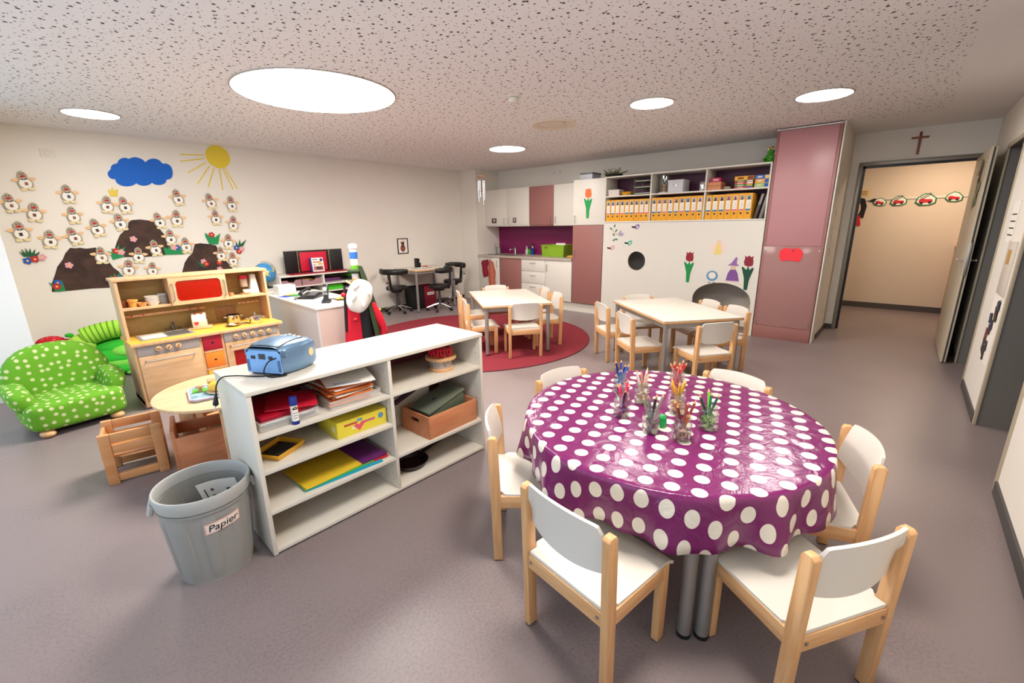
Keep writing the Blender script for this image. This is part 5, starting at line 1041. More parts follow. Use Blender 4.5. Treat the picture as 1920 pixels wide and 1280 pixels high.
for a in (130, 250, 10): MB().box((.29*cos(R_(a)), .29*sin(R_(a)), .215), (.10, .03, .43), .004, rot=(0, 0, R_(a))).build('leg', BIRCH, t)
q_ = MB()
for a in (130, 250, 10): q_.box((.13*cos(R_(a)), .13*sin(R_(a)), .40), (.26, .02, .055), .003, rot=(0, 0, R_(a)))
q_.build('apron', BIRCH, t)
t = thing('serving_tray', 'patterned blue and green tray on the play table', 'tray', (.72, 3.16, .4535), R_(-10))
trm = mat('tray_print', '#8fb0b8', .3, var=.5, vscale=26)
MB().prism([(-.11, -.14), (.16, -.14), (.16, .14), (-.11, .14), (-.135, .11), (-.135, -.11)], .0, .012, 'xy', .004).build('plate', trm, t)
MB().tube([(-.11, -.14, .013), (.16, -.14, .013), (.16, .14, .013), (-.11, .14, .013), (-.135, .11, .013), (-.135, -.11, .013)], .006, 8, closed=True).build('rim', mat('tray_rim', '#b9a8b8', .4), t)
MB().prism([(-.12, .02), (-.03, .0), (-.04, .1), (-.11, .11)], .012, .0128, 'xy').build('green_print', mat('tray_green_print', '#4fa030', .4), t)
t = thing('toy_mango', 'yellow and red toy mango on the tray', 'toy fruit', (.735, 3.115, .466)); MB().ell((0, 0, .034), (.062, .04, .034), rot=(0, 0, -.15)).build('fruit', mat('mango', '#e2b53a', .2), t); MB().ell((.006, .008, .046), (.036, .022, .024), rot=(0, .1, -.3)).build('red_blush', mat('mango_red', '#d0562a', .2), t)
t = thing('toy_bread', 'brown wooden bread slice lying on the toy food', 'toy food', (.755, 3.165, .51)); MB().box((0, 0, .012), (.13, .06, .018), .005, rot=(.1, .12, -.2)).build('slice', mat('toast_brown', '#c88a5a', .7), t)
t = thing('toy_egg', 'pale pink toy egg among the toy food', 'toy food', (.80, 3.20, .466)); MB().ell((0, 0, .05), (.04, .032, .035)).ell((0, 0, .02), (.05, .05, .02)).build('egg', mat('egg_pink', '#e8c2a8', .5), t)
t = thing('toy_mushroom', 'small brown toy mushroom at the back of the tray', 'toy food', (.655, 3.21, .466)); MB().lathe([(0, 0), (.012, 0), (.010, .022), (.024, .026), (.02, .04), (0, .046)]).build('mushroom', mat('mushroom', '#c79a72', .6), t)
t = thing('toy_plate', 'cream toy plate under the mango', 'plate', (.745, 3.115, .4655)); MB().lathe([(0, 0), (.05, 0), (.078, .010), (.076, .013), (.05, .004), (0, .004)], seg=32).build('plate', mat('plate_cream', '#e4cfa8', .4), t)
bpy.data.objects['toy_mango'].location.z = .4705
# ================================================================== wooden play kitchen
KX, KY = .546, 4.555; KW = 1.125
t = thing('play_kitchen', 'pale wooden play kitchen with sink, stove and upper shelf', 'play kitchen', (KX, KY, 0))
KP = wood('kitchen_ply', '#c89e72', '#d6b086', stretch=(10, 3, 2), scale=6); KE = wood('kitchen_edge', '#ca9c6e', '#d6ac80', stretch=(3, 3, 12)); GP = mat('kitchen_grey', '#a39a93', .5); YT = wood('kitchen_counter', '#d0a038', '#dcb24c', stretch=(12, 3, 3), scale=5)
BKM = wood('kitchen_back', '#a98a4e', '#b89a5c', stretch=(10, 3, 3), scale=5)
for x in (0, .452, .622, KW-.02): MB().bb(x, x+.02, .01, .43, .02, .54, .001).build('lower_panel', KE, t)
MB().bb(0, KW, .05, .43, .0, .06).build('plinth', KP, t)
MB().bb(-.012, KW+.03, -.015, .445, .54, .570, .004).build('counter', YT, t)
MB().bb(-.014, KW+.032, -.019, -.012, .541, .567, .002).build('counter_edge', KE, t)
# oven-like door left, fascia, knobs
MB().bb(.021, .451, .0, .018, .455, .538, .001).build('fascia', GP, t)
def knob(x, z, rot):
    k = MB().cyl((x, 0, z), (x, -.016, z), .022, seg=24, r=.002).build('knob', KE, t); MB().box((x, -.0165, z), (.03, .002, .005), rot=(0, rot, 0)).build('pointer', DARK, k)
for i, x in enumerate((.158, .228, .294)): knob(x, .502, (.4, -.9, -1.1)[i])
d = MB().bb(.021, .451, .0, .018, .085, .452, .002).build('dishwasher_door', KP, t); MB().tube([(.062, 0, .412), (.062, -.03, .412), (.40, -.03, .412), (.40, 0, .412)], .006, 8).build('handle', STEEL, d)
MB().bb(.021, .451, .012, .03, .02, .083).build('kick_board', KP, t)
for z0, z1, c, nm in ((.405, .537, '#a8182e', 'red'), (.245, .385, '#ee7f28', 'orange'), (.085, .225, '#e5a428', 'yellow')):
    q = MB().bb(.474, .620, .002, .02, z0, z1, .002).build('drawer', mat('drawer_'+nm, c, .45), t); MB().prism(circ(.547, (z0+z1)/2, .010, 14, .008), -.0005, .003, 'xz').build('finger_hole', BLACK, q)
    MB().bb(.472, .622, .0, .3, z1+.002, z1+.018).build('divider', KE, t) if z1 < .5 else None
MB().bb(.643, KW-.021, .0, .018, .45, .538, .001).build('fascia', GP, t)
for i in range(5): knob(.735+.072*i, .494, (.3, .8, -.9, .2, -.5)[i])
MB().prism([(.643, .085), (KW-.021, .085), (KW-.021, .447), (.643, .447)], 0, .018, 'xz', holes=([(.70, .14), (1.04, .14), (1.04, .36), (.70, .36)],)).build('oven_door', KP, t)
MB().bb(.70, 1.04, .008, .012, .14, .36).build('oven_window', mat('oven_red', '#a81a14', .15, alpha=.8), t)
MB().tube([(.68, 0, .41), (.68, -.03, .41), (1.06, -.03, .41), (1.06, 0, .41)], .006, 8).build('handle', STEEL, t)
MB().bb(.643, KW-.021, .3, .42, .06, .53).build('oven_back', DARK, t)
# upper part
HY0, HY1 = .195, .435; ZT = 1.055; ZSF = .812
for x in (0, KW-.002): MB().prism([(HY0, .57), (HY1, .57), (HY1, ZT), (HY0, ZT)], x, x+.02, 'yz').build('side_panel', KE, t)
MB().bb(.02, KW, HY1-.012, HY1, .57, ZT).build('back_panel', BKM, t)
MB().bb(-.012, KW+.032, HY0-.008, HY1+.004, ZT, ZT+.022, .003).build('top_board', KE, t)
MB().bb(.02, KW, HY0, HY1-.012, ZSF, ZSF+.02, .001).build('shelf_board', KE, t)
for x in (.348, .775): MB().bb(x, x+.016, HY0, HY1-.012, ZSF+.02, ZT, .001).build('cupboard_side', KE, t)
def rrect(x0, x1, z0, z1, r, n=6):
    p = []
    for cx, cz, a0 in ((x1-r, z1-r, 0), (x0+r, z1-r, 90), (x0+r, z0+r, 180), (x1-r, z0+r, 270)):
        for i in range(n+1): a = R_(a0+90*i/n); p.append((cx+r*cos(a), cz+r*sin(a)))
    return p
q = MB().prism([(.350, ZSF+.003), (.789, ZSF+.003), (.789, ZT-.002), (.350, ZT-.002)], HY0-.014, HY0-.001, 'xz', holes=(rrect(.398, .742, ZSF+.035, ZT-.032, .03),)).build('cupboard_door', KP, t)
MB().prism(rrect(.392, .748, ZSF+.03, ZT-.028, .03), HY0-.008, HY0-.005, 'xz').build('red_window', mat('red_perspex', '#bd1e0c', .12, alpha=.5), q)
for x in (.372, .767): MB().tube([(x, HY0-.014, .86), (x, HY0-.034, .865), (x, HY0-.034, 1.0), (x, HY0-.014, 1.005)], .005, 8).build('handle', STEEL, q)
MB().bb(.022, .62, HY0+.14, HY0+.16, .735, .757, .003).build('hook_rail', KE, t); MB().bb(.90, 1.09, HY0+.14, HY0+.16, .735, .757, .003).build('hook_rail', KE, t)
for i, (x, c) in enumerate(((.08, '#d0281c'), (.16, '#d0281c'), (.235, '#e2b030'), (.50, '#d0281c'), (.565, '#d0281c'), (.61, '#e2b030'), (.93, '#c89058'), (.97, '#c89058'), (1.01, '#c89058'), (1.05, '#c89058'))): MB().cyl((x, HY0+.14, .746), (x, HY0+.115, .75), .006, seg=10).build('hook', mat('hook'+c, c, .5), t)
MB().bb(.72, .90, HY1-.02, HY1-.013, .60, .72, .002).build('cutting_board', wood('board_dark', '#9a6a3c', '#a8784a'), t)
def spot(x, y, nm): MB().lathe([(0, .5701), (.055, .5701), (.055, .572), (0, .572)], c=(x, y, 0), seg=32).build('hot_plate', mat('hotplate_red', '#d88a6a', .5, var=.3, vscale=60), t)
spot(.80, .14, 0); spot(.95, .10, 1); spot(.84, .30, 2); spot(1.02, .28, 3)
s = thing('toy_sink', 'toy sink with drainer set into the play kitchen counter', 'sink', (KX, KY, .571))
MB().prism([(.07, .065), (.45, .065), (.45, .33), (.07, .33)], 0, .005, 'xy', holes=([(.265, .085), (.425, .085), (.425, .31), (.265, .31)],)).build('rim', mat('sink_silver', '#c9c5bd', .3, .6), s)
MB().bb(.265, .425, .085, .31, .0006, .0015).build('basin', mat('basin_grey', '#77746e', .35, .5), s)
MB().bb(.09, .25, .09, .305, .005, .007, .001).build('drainer', mat('drainer_white', '#ded8cc', .3), s)
s = thing('toy_tap', 'small grey toy tap behind the toy sink', 'tap', (KX+.355, KY+.365, .571)); tg = mat('tap_grey', '#6b675f', .35, .6)
MB().lathe([(0, 0), (.014, 0), (.012, .05), (0, .052)]).tube([(0, 0, .045), (0, -.012, .075), (0, -.04, .08), (0, -.055, .06)], .008).build('spout', tg, s)
for q in (-1, 1): MB().lathe([(0, 0), (.010, 0), (.008, .012), (.015, .016), (.015, .022), (0, .024)], c=(q*.05, 0, 0)).build('tap_knob', tg, s)
s = thing('toy_toaster', 'white wooden toy toaster with red hearts and brown toast', 'toaster', (KX+.545, KY+.275, .571), R_(-18)); tw_ = mat('toaster_white', '#e8dcc6', .5)
s.scale = (1.2, 1.2, 1.15); MB().bb(-.075, .075, -.06, .06, 0, .012, .003).build('base', KE, s)
arc = [(-.05, .012), (.05, .012), (.055, .06)]+[(.055*cos(a), .068+.055*sin(a)) for a in [pi*i/10 for i in range(0, 11)]]+[(-.055, .06)]
MB().prism(arc, -.045, .045, 'yz', .004).build('body', tw_, s)
for q in (-.02, .02): MB().box((q, 0, .12), (.012, .06, .022), .003).build('toast', mat('toast_slice', '#a5522a', .7), s)
hp = [(0, -.016), (-.016, .002), (-.014, .014), (-.005, .015), (0, .008), (.005, .015), (.014, .014), (.016, .002)]
MB().prism([(u*.9-.018, v+.045) for u, v in hp], -.0565, -.0545, 'xz').build('heart', mat('heart_red', '#d8283a', .5), s)
MB().prism([(u*.9, v+.045) for u, v in hp], -.0470, -.0450, 'yz').build('heart', mat('heart_red', '#d8283a', .5), s)
MB().bb(.045, .05, -.012, .012, .07, .085, .002).build('lever', DARK, s)
def pot(name, label, x, y, r, h, lid):
    s = thing(name, label, 'pot', (KX+x, KY+y, .572), 0, 'toy pots on the play kitchen')
    MB().lathe([(0, 0), (r*.94, 0), (r, .006), (r, h), (r*1.05, h+.002), (r*.95, h), (r*.95, .008), (0, .006)], seg=32).build('pot_body', CHROME, s)
    for q in (-1, 1): MB().tube([(q*r, -.018, h*.75), (q*(r+.025), -.018, h*.78), (q*(r+.025), .018, h*.78), (q*r, .018, h*.75)], .004).build('handle', CHROME, s)
    if lid: l = MB().lathe([(r*1.03, h+.001), (r*.8, h+.013), (0, h+.02)], seg=32).build('lid', CHROME, s); MB().lathe([(0, h+.018), (.007, h+.02), (.011, h+.034), (0, h+.04)]).build('lid_knob', CHROME, l)
pot('toy_pot', 'steel toy pot without lid behind the toy pan', .83, .30, .058, .075, False); pot('toy_pot', 'steel toy pot with lid, rightmost on the play kitchen', .96, .10, .060, .065, True)
s = thing('toy_pan_small', 'golden toy pan holding a white fried egg', 'pan', (KX+.765, KY+.115, .572)); MB().lathe([(0, 0), (.045, 0), (.062, .016), (.06, .018), (.043, .004), (0, .004)], seg=32).build('pan', mat('brass', '#c9a55a', .25, .9), s); MB().box((.09, -.01, .014), (.06, .014, .008), .003).build('handle', DARK, s); MB().ell((-.012, 0, .014), (.026, .024, .012)).build('egg', PAPERW, s)
zk = ZSF+.02
def vessel(name, label, cat, x, prof, m, seg=24, y=.30): s = thing(name, label, cat, (KX+x, KY+y, zk)); MB().lathe(prof, seg=seg).build('vessel', m, s); return s
vessel('toy_cup', 'dark brown toy cup, leftmost on the play kitchen shelf', 'cup', .045, [(0, 0), (.024, 0), (.03, .06), (.027, .06), (.022, .004), (0, .004)], mat('cup_brown', '#7a4432', .5))
vessel('flower_pot', 'orange toy flower pot on the play kitchen shelf', 'pot', .10, [(0, 0), (.025, 0), (.031, .045), (.036, .047), (.037, .064), (.033, .064), (.03, .045), (.022, .004), (0, .004)], mat('pot_orange', '#dd9a46', .6), y=.26)
vessel('toy_bowl', 'small orange toy bowl on the play kitchen shelf', 'bowl', .16, [(0, 0), (.02, 0), (.04, .034), (.037, .034), (.018, .004), (0, .004)], mat('bowl_orange', '#e0a55c', .5), y=.25)
for i in range(3): vessel('white_bowl', ('white bowl, bottom of the three stacked', 'white bowl, middle of the three stacked', 'white bowl, top of the three stacked')[i], 'bowl', .235, [(0, 0), (.035, 0), (.055, .034), (.052, .034), (.033, .004), (0, .004)], mat('bowl_white', '#ece6da', .3), y=.27)
for i, o in enumerate([o for o in bpy.data.objects if o.name.startswith('white_bowl')]): o.location.z = zk+.022*i; o['group'] = 'white bowls stacked on the play kitchen'
for i in range(7):
    s = thing('toy_plate_small', 'small grey-white toy plate in the stack on the play kitchen shelf', 'plate', (KX+.312, KY+.29, zk+.0125*i), 0, 'plates stacked on the play kitchen'); MB().lathe([(0, 0), (.028, 0), (.042-.001*i, .010), (.041-.001*i, .012), (.027, .003), (0, .003)], seg=20).build('plate', mat('plate_grey', '#c9c7c6', .3), s)
vessel('wooden_cup', 'little wooden beaker beside the toy coffee machine', 'cup', .835, [(0, 0), (.018, 0), (.02, .035), (.017, .035), (.016, .004), (0, .004)], ALDER, y=.25)
s = thing('coffee_machine', 'white and red toy coffee machine on the play kitchen shelf', 'coffee machine', (KX+1.005, KY+.30, zk)); cmw = mat('coffee_white', '#e0d6c8', .5)
MB().prism([(-.03, 0), (.055, 0), (.035, .19), (-.005, .19)], -.04, .04, 'xz', .003).xf(Matrix.Translation((.03, 0, 0))).build('body', cmw, s)
MB().bb(-.075, .04, -.045, .045, 0, .012, .003).build('foot', KE, s); MB().lathe([(0, .15), (.036, .15), (.038, .155), (.038, .185), (0, .188)], c=(-.035, -.005, 0)).build('red_head', mat('coffee_red', '#c8202c', .4), s); MB().lathe([(0, .075), (.032, .075), (.034, .15), (0, .15)], c=(-.035, -.005, 0)).build('filter', mat('filter_glass', '#b89a82', .3), s)
s = thing('coffee_cup', 'white toy cup with handle under the coffee machine', 'cup', (KX+.975, KY+.265, zk+.0125)); MB().lathe([(0, 0), (.02, 0), (.032, .012), (.034, .036), (.031, .036), (.028, .012), (0, .006)]).build('cup', mat('bowl_white', '#ece6da', .3), s); MB().tube([(.03, 0, .03), (.046, 0, .028), (.046, 0, .014), (.03, 0, .012)], .004).build('handle', mat('bowl_white', '#ece6da', .3), s)
for i in range(4): s = thing('toy_cutlery', 'red-tinted toy utensil lying behind the red cupboard window', 'toy food', (KX+.43+.08*i, KY+.30, zk), 0, 'toys behind the red window'); MB().box((0, 0, .012), (.055, .04, .022), .006, rot=(0, 0, .5*i)).ell((.0, 0, .03), (.018, .018, .012)).build('piece', mat('toy_redmix', '#a8301c', .6), s)
# ------------------------------------------------------------------ green dotted armchair (front faces the room)
def tri_dots(name, base, dot, spacing, rad):
    m = bpy.data.materials.new(name); m.use_nodes = True; nt = m.node_tree; b = nt.nodes['Principled BSDF']; L = nt.links.new; b.inputs['Roughness'].default_value = .9
    tc = nt.nodes.new('ShaderNodeTexCoord'); sp = nt.nodes.new('ShaderNodeSeparateXYZ'); L(tc.outputs['Object'], sp.inputs[0])
    ab = nt.nodes.new('ShaderNodeVectorMath'); ab.operation = 'ABSOLUTE'; L(tc.outputs['Normal'], ab.inputs[0]); sn = nt.nodes.new('ShaderNodeSeparateXYZ'); L(ab.outputs[0], sn.inputs[0])
    def M(op, a, c):
        n = nt.nodes.new('ShaderNodeMath'); n.operation = op
        for i, q in enumerate((a, c)):
            if isinstance(q, (int, float)): n.inputs[i].default_value = q
            else: L(q, n.inputs[i])
        return n.outputs[0]
    def mask(i, j):
        c = nt.nodes.new('ShaderNodeCombineXYZ'); L(sp.outputs[i], c.inputs[0]); L(sp.outputs[j], c.inputs[1])
        v = nt.nodes.new('ShaderNodeTexVoronoi'); v.voronoi_dimensions = '2D'; v.inputs['Scale'].default_value = 1/spacing; v.inputs['Randomness'].default_value = .55; L(c.outputs[0], v.inputs['Vector'])
        s = nt.nodes.new('ShaderNodeMapRange'); s.inputs['From Min'].default_value = rad/spacing*1.15; s.inputs['From Max'].default_value = rad/spacing*.8; L(v.outputs['Distance'], s.inputs['Value']); return s.outputs[0]
    mx_, my_, mz_ = mask(1, 2), mask(0, 2), mask(0, 1)
    wx = M('MULTIPLY', M('GREATER_THAN', sn.outputs[0], sn.outputs[1]), M('GREATER_THAN', sn.outputs[0], sn.outputs[2]))
    wz = M('MULTIPLY', M('GREATER_THAN', sn.outputs[2], sn.outputs[1]), M('GREATER_THAN', sn.outputs[2], sn.outputs[0]))
    wy = M('SUBTRACT', 1.0, M('ADD', wx, wz))
    fac = M('ADD', M('ADD', M('MULTIPLY', wx, mx_), M('MULTIPLY', wy, my_)), M('MULTIPLY', wz, mz_))
    mix = nt.nodes.new('ShaderNodeMix'); mix.data_type = 'RGBA'; L(fac, mix.inputs['Factor']); mix.inputs[6].default_value = lin(base); mix.inputs[7].default_value = lin(dot); L(mix.outputs[2], b.inputs['Base Color'])
    return m
DOT = tri_dots('green_dotted_fabric', '#5f9a18', '#c2c690', .057, .0125)
t = thing('armchair', 'round lime green armchair with white dots', 'armchair', (.125, 4.785, 0), R_(8))
# local: width along x, front at -y
def pillow(w, d, h, ex=.5, ey=.5, ez=.5, taper=None):
    """superellipsoid cushion"""
    def f(u, v):
        a = 2*pi*u; b = -pi/2+pi*v; sg = lambda x, e: math.copysign(abs(x)**e, x)
        x = w*sg(cos(b), ez)*sg(cos(a), ex); y = d*sg(cos(b), ez)*sg(sin(a), ey); z = h*sg(sin(b), ez)
        return taper(x, y, z) if taper else (x, y, z)
    return f
def cushion(name, c, w, d, h, e=.5, parent=None, rot=None, taper=None, n=36, ez=None):
    mb = MB().surf(pillow(w, d, h, e, e, ez or e, taper), n, 22, 0, closed_u=True); bmesh.ops.remove_doubles(mb.bm, verts=mb.bm.verts, dist=1e-4)
    return mb.build(name, DOT, parent, angle=70, loc=c, rot=rot)
cushion('seat_cushion', (0, -.04, .150), .285, .265, .108, .33, t)
# rounded shell back
def back_f(u, v):
    a = pi*u; hw = .33; z0 = .08; x = hw*cos(a)*(1-.04*v); z = z0+.525*abs(sin(a))**.62
    return (x, .17+.075*v+.03*cos(a)**2*-1+.10*(z-.1)*.6, z)
bk = MB(); P_ = []
def backsolid(u, v):
    a = 2*pi*u; b = -pi/2+pi*v; sg = lambda x, e: math.copysign(abs(x)**e, x)
    x = .315*sg(cos(b), .55)*sg(cos(a), .75); z = .29*sg(cos(b), .55)*sg(sin(a), .75); y = .095*sg(sin(b), .75)
    if z > 0: x *= 1-.10*(z/.29)**2
    y += .10*(z+.29)*.45-.05*(x/.335)**2
    return (x, y, z+.325)
mb = MB().surf(backsolid, 44, 20, 0, closed_u=True); bmesh.ops.remove_doubles(mb.bm, verts=mb.bm.verts, dist=1e-4); mb.build('backrest', DOT, t, angle=70, loc=(0, .16, 0))
for s in (-1, 1):
    def armt(x, y, z, s=s): return (x+.02*s*(z/.10), y, z-.02*max(0, -y/.2)*(1 if z > 0 else 0))
    cushion('armrest', (s*.262, -.005, .275), .068, .20, .100, .55, t, taper=armt)
for x, y in ((-.20, -.25), (.20, -.25), (-.2, .2), (.2, .2)): MB().ell((x, y, .028), (.042, .055, .028), rot=(0, 0, .3)).build('foot', BEECH, t)
MB().bb(-.24, .24, -.24, .24, .03, .07, .02).build('underside', BLACK, t)
# ------------------------------------------------------------------ plush animals on the floor behind
t = thing('plush_dragon', 'big bright green plush dragon with orange spikes', 'plush toy', (.66, 6.28, 0), R_(-28)); PG = mat('plush_green', '#2fae2c', .95, bump=.3, bscale=90); PL_ = mat('plush_light', '#7cc94a', .95, bump=.3, bscale=90); OR = mat('plush_orange', '#e2612c', .9)
mb = MB().ell((0, 0, .14), (.32, .26, .14), seg=28, rings=16).ell((-.24, -.05, .08), (.18, .17, .08)).ell((.0, .02, .24), (.30, .20, .10)); mb.build('body', PG, t)
MB().ell((.06, -.20, .09), (.17, .075, .075), rot=(0, 0, .2)).build('front_leg', PL_, t); MB().ell((.0, -.30, .05), (.22, .08, .05), rot=(0, 0, .1)).build('hind_leg', PG, t)
MB().ell((.10, -.14, .22), (.13, .10, .06), rot=(.3, 0, .3)).build('belly_patch', PL_, t)
for i, (x, y, z) in enumerate(((-.27, .0, .17), (-.22, .02, .22), (-.13, .0, .26), (-.06, -.02, .29), (.03, .0, .32), (-.30, -.16, .10), (-.2, -.22, .09), (.16, .06, .32))): MB().ell((x, y, z), (.04, .022, .02), rot=(0, -.3, .3*i)).build('spike', OR, t)
MB().ell((.2, -.36, .03), (.06, .04, .02)).build('claw', PL_, t)
t = thing('plush_caterpillar', 'striped light green plush caterpillar lying on the dragon', 'plush toy', (.55, 6.26, .335), R_(-8)); CG = mat('plush_lime', '#9fd23c', .95, bump=.3, bscale=90); CD = mat('plush_lime_dark', '#5f9a2a', .95)
path = [(-.24, 0, .02), (-.16, 0, .05), (-.06, 0, .08), (.05, .0, .10), (.17, 0, .10), (.30, 0, .06)]
pts = catmull(path, 8); MB().tube(pts[8:], [.098-.0003*i for i in range(len(pts)-8)], 20).ell(pts[-1], (.06, .085, .085)).build('body', CG, t)
for i in range(9, len(pts)-1, 3):
    tg_ = (pts[i+1]-pts[i-1]).normalized(); q = tg_.to_track_quat('Z', 'Y').to_matrix().to_4x4(); MB().torus(pts[i], .094, .007, 28, 6, q).build('stripe', CD, t)
MB().ell((-.19, -.01, -.02), (.115, .095, .12), rot=(0, .5, 0)).build('head', mat('plush_head', '#a8d44c', .95, bump=.3, bscale=90), t)
MB().ell((-.26, -.02, .10), (.035, .02, .022)).build('ear', PG, t); MB().ell((-.2, -.1, .0), (.01, .008, .014)).build('eye', BLACK, t)
t = thing('plush_red', 'red spotted plush toy lying behind the armchair', 'plush toy', (.17, 6.35, .0)); RP = tri_dots('plush_red_dots', '#b81420', '#d99088', .045, .006)
MB().ell((-.02, 0, .38), (.11, .09, .06), seg=20).ell((.07, 0, .35), (.08, .07, .045)).ell((0, .02, .18), (.12, .10, .18)).build('body', RP, t); MB().ell((.13, -.01, .355), (.04, .04, .035)).build('head', mat('plush_ochre', '#d99a3a', .9), t)
# ------------------------------------------------------------------ teacher desk with telephone
DX, DY, DA = 1.845, 4.085, R_(-3.2)
t = thing('desk', 'white desk with closed panels behind the play kitchen', 'desk', (DX, DY, 0), DA); DW = .56; DL = 1.42
MB().bb(0, DW, 0, DL, .70, .72, .002).build('desktop', WHITE, t)
MB().bb(.004, .024, .004, DL-.004, 0, .70).build('side_panel', mat('desk_side', '#cfcbc6', .45), t); MB().bb(.024, DW-.004, .004, .024, 0, .70).build('front_panel', mat('desk_front', '#d3b9ae', .45), t); MB().bb(DW-.024, DW-.004, .024, DL, 0, .70).build('side_panel', WHITE, t)
def dk(x, y, z=.72): return (DX+x*cos(DA)-y*sin(DA), DY+x*sin(DA)+y*cos(DA), z)
s = thing('telephone', 'black desk telephone with corded handset', 'telephone', dk(.24, .72), R_(-52)); BP = mat('phone_black', '#1d1d20', .35)
MB().prism([(-.11, 0), (.11, 0), (.11, .055), (-.11, .018)], -.09, .09, 'yz', .005).build('base', BP, s); 
MB().box((.045, 0, .045), (.085, .16, .005), .002, rot=(0, 0, 0)).xf(Matrix.Rotation(.165, 4, 'X')).build('keypad', DARK, s)
for i in range(5):
    for j in range(6): MB().box((.012+.017*i, -.06+.023*j, .055), (.011, .014, .004), .001).xf(Matrix.Rotation(.165, 4, 'X')).build('key', mat('key_grey', '#6a6a6e', .4), s)
MB().tube([(-.055, -.10, .055), (-.055, -.07, .075), (-.055, .0, .085), (-.055, .07, .095), (-.055, .10, .085)], [.022, .018, .014, .018, .022], 10).build('handset', BP, s)
MB().tube([Vector((-.08-.02*cos(i*.9), -.11-.005*i, .02+.01*sin(i*.9))) for i in range(14)], .004, 6).build('coiled_cord', BP, s)
s = thing('cordless_handset', 'cordless handset standing upright in its cradle on the desk', 'telephone', dk(.22, .26), R_(-40)); 
MB().prism([(-.05, 0), (.05, 0), (.05, .012), (.02, .04), (-.05, .02)], -.04, .04, 'yz', .003).build('cradle', BP, s)
hs = MB().box((0, .01, .105), (.05, .022, .17), .006, rot=(-.32, 0, 0)).build('handset', BP, s); MB().box((0, -.022, .14), (.036, .003, .045), .001, rot=(-.32, 0, 0)).build('display', mat('phone_display', '#8a8f8c', .2), hs)
for i in range(4):
    for j in range(3): MB().box((-.013+.013*j, .004-.0055*i-.006, .06+.014*i), (.009, .003, .008), rot=(-.32, 0, 0)).build('key', mat('key_light', '#c8c8c8', .4), hs)
s = thing('desk_globe', 'blue desk globe partly hidden by the play kitchen', 'globe', (2.335, 6.58, .661)); gm = mat('globe_blue', '#4f97cc', .3)
_nt = gm.node_tree; _tc = _nt.nodes.new('ShaderNodeTexCoord'); _no = _nt.nodes.new('ShaderNodeTexNoise'); _no.inputs['Scale'].default_value = 9; _no.inputs['Detail'].default_value = 4; _nt.links.new(_tc.outputs['Object'], _no.inputs['Vector']); _r = _nt.nodes.new('ShaderNodeValToRGB'); _r.color_ramp.interpolation = 'CONSTANT'; _r.color_ramp.elements[0].color = lin('#3f8fca'); _r.color_ramp.elements[1].position = .57; _r.color_ramp.elements[1].color = lin('#d8c98a'); _e = _r.color_ramp.elements.new(.55); _e.color = lin('#6aa85a'); _nt.links.new(_no.outputs['Fac'], _r.inputs['Fac']); _nt.links.new(_r.outputs['Color'], _nt.nodes['Principled BSDF'].inputs['Base Color'])
MB().ell((0, 0, .21), (.135, .135, .135), seg=32, rings=18).build('ball', gm, s); MB().lathe([(0, 0), (.08, 0), (.075, .012), (.015, .03), (.012, .07), (0, .07)]).build('stand', BLACK, s); MB().tube([(.15*cos(a), 0, .21+.15*sin(a)) for a in [R_(-80+i*10) for i in range(19)]], .005, 6).build('meridian', STEEL, s)
s = thing('paper_box', 'white box with green leaf print on the desk', 'box', dk(.16, 1.23)); open_box(MB(), .19, .15, .11, .004).build('box', mat('print_box', '#e4e2da', .6, var=.10, vscale=30), s); MB().bb(-.096, -.0955, -.05, .02, .03, .09).build('leaf_print', mat('leaf_print', '#a8cfae', .6), s); MB().bb(-.06, .06, -.0775, -.077, .02, .08).build('leaf_print', mat('leaf_print2', '#c9dcc0', .6), s)
for i, (x, y, a, w, d, c, lb) in enumerate(((.13, 1.05, .4, .19, .12, '#1f3fa8', 'blue exercise book on the desk'), (.24, 1.02, .1, .20, .10, '#158a3c', 'green folder on the desk'), (.17, 1.10, .6, .16, .07, '#dca040', 'orange paper on the desk'), (.33, 1.08, .2, .2, .14, '#e8e4dc', 'white papers on the desk'), (.34, .95, .5, .14, .08, '#c02a34', 'red notebook on the desk'), (.42, .40, .2, .16, .2, '#d8cbbd', 'papers lying right of the cordless handset'), (.40, .30, -.3, .12, .10, '#e2a036', 'yellow-orange pad right of the cordless handset'))):
    s = thing('desk_paper', lb, 'paper', dk(x, y, .7202+.0035*i), DA+a, 'papers on the desk'); MB().bb(-w/2, w/2, -d/2, d/2, 0, .0033, .0008).build('sheet', mat('dp'+c, c, .6), s)
# ------------------------------------------------------------------ costume stand
t = thing('costume_stand', 'white post with coloured bands used as costume stand', 'stand', (2.15, 3.84, 0)); PW = mat('post_white', '#e6e2da', .45)
MB().lathe([(0, 0), (.17, 0), (.17, .03), (.14, .045), (0, .045)], seg=40).build('base', PW, t)
MB().cyl((0, 0, .04), (0, 0, 1.275), .034, seg=32).build('post', PW, t); MB().lathe([(.034, 1.262), (.039, 1.268), (.039, 1.292), (.034, 1.305), (0, 1.312)], seg=32).build('cap', PW, t)
for z0, z1, c in ((1.175, 1.235, '#2f6fc4'), (1.055, 1.115, '#6fb52c'), (.94, .99, '#e2aa28')): MB().lathe([(.0343, z0), (.0353, z0), (.0353, z1), (.0343, z1)], seg=32).build('band', mat('band'+c, c, .5), t)
for i in range(4):
    a = i*pi/2+.5; MB().cyl((.04*cos(a), .04*sin(a), .93), (.11*cos(a), .11*sin(a), .965), .010, seg=10).build('peg', BEECH, t)
def drape(fn, nu=40, nv=16, th=.005): return MB().surf(fn, nu, nv, th)
t = thing('hooded_cloak', 'dark olive green cloak hanging on the costume stand', 'cloak', (2.15, 3.84, 0)); GC = mat('cloak_olive', '#2c3a1e', .9, bump=.2)
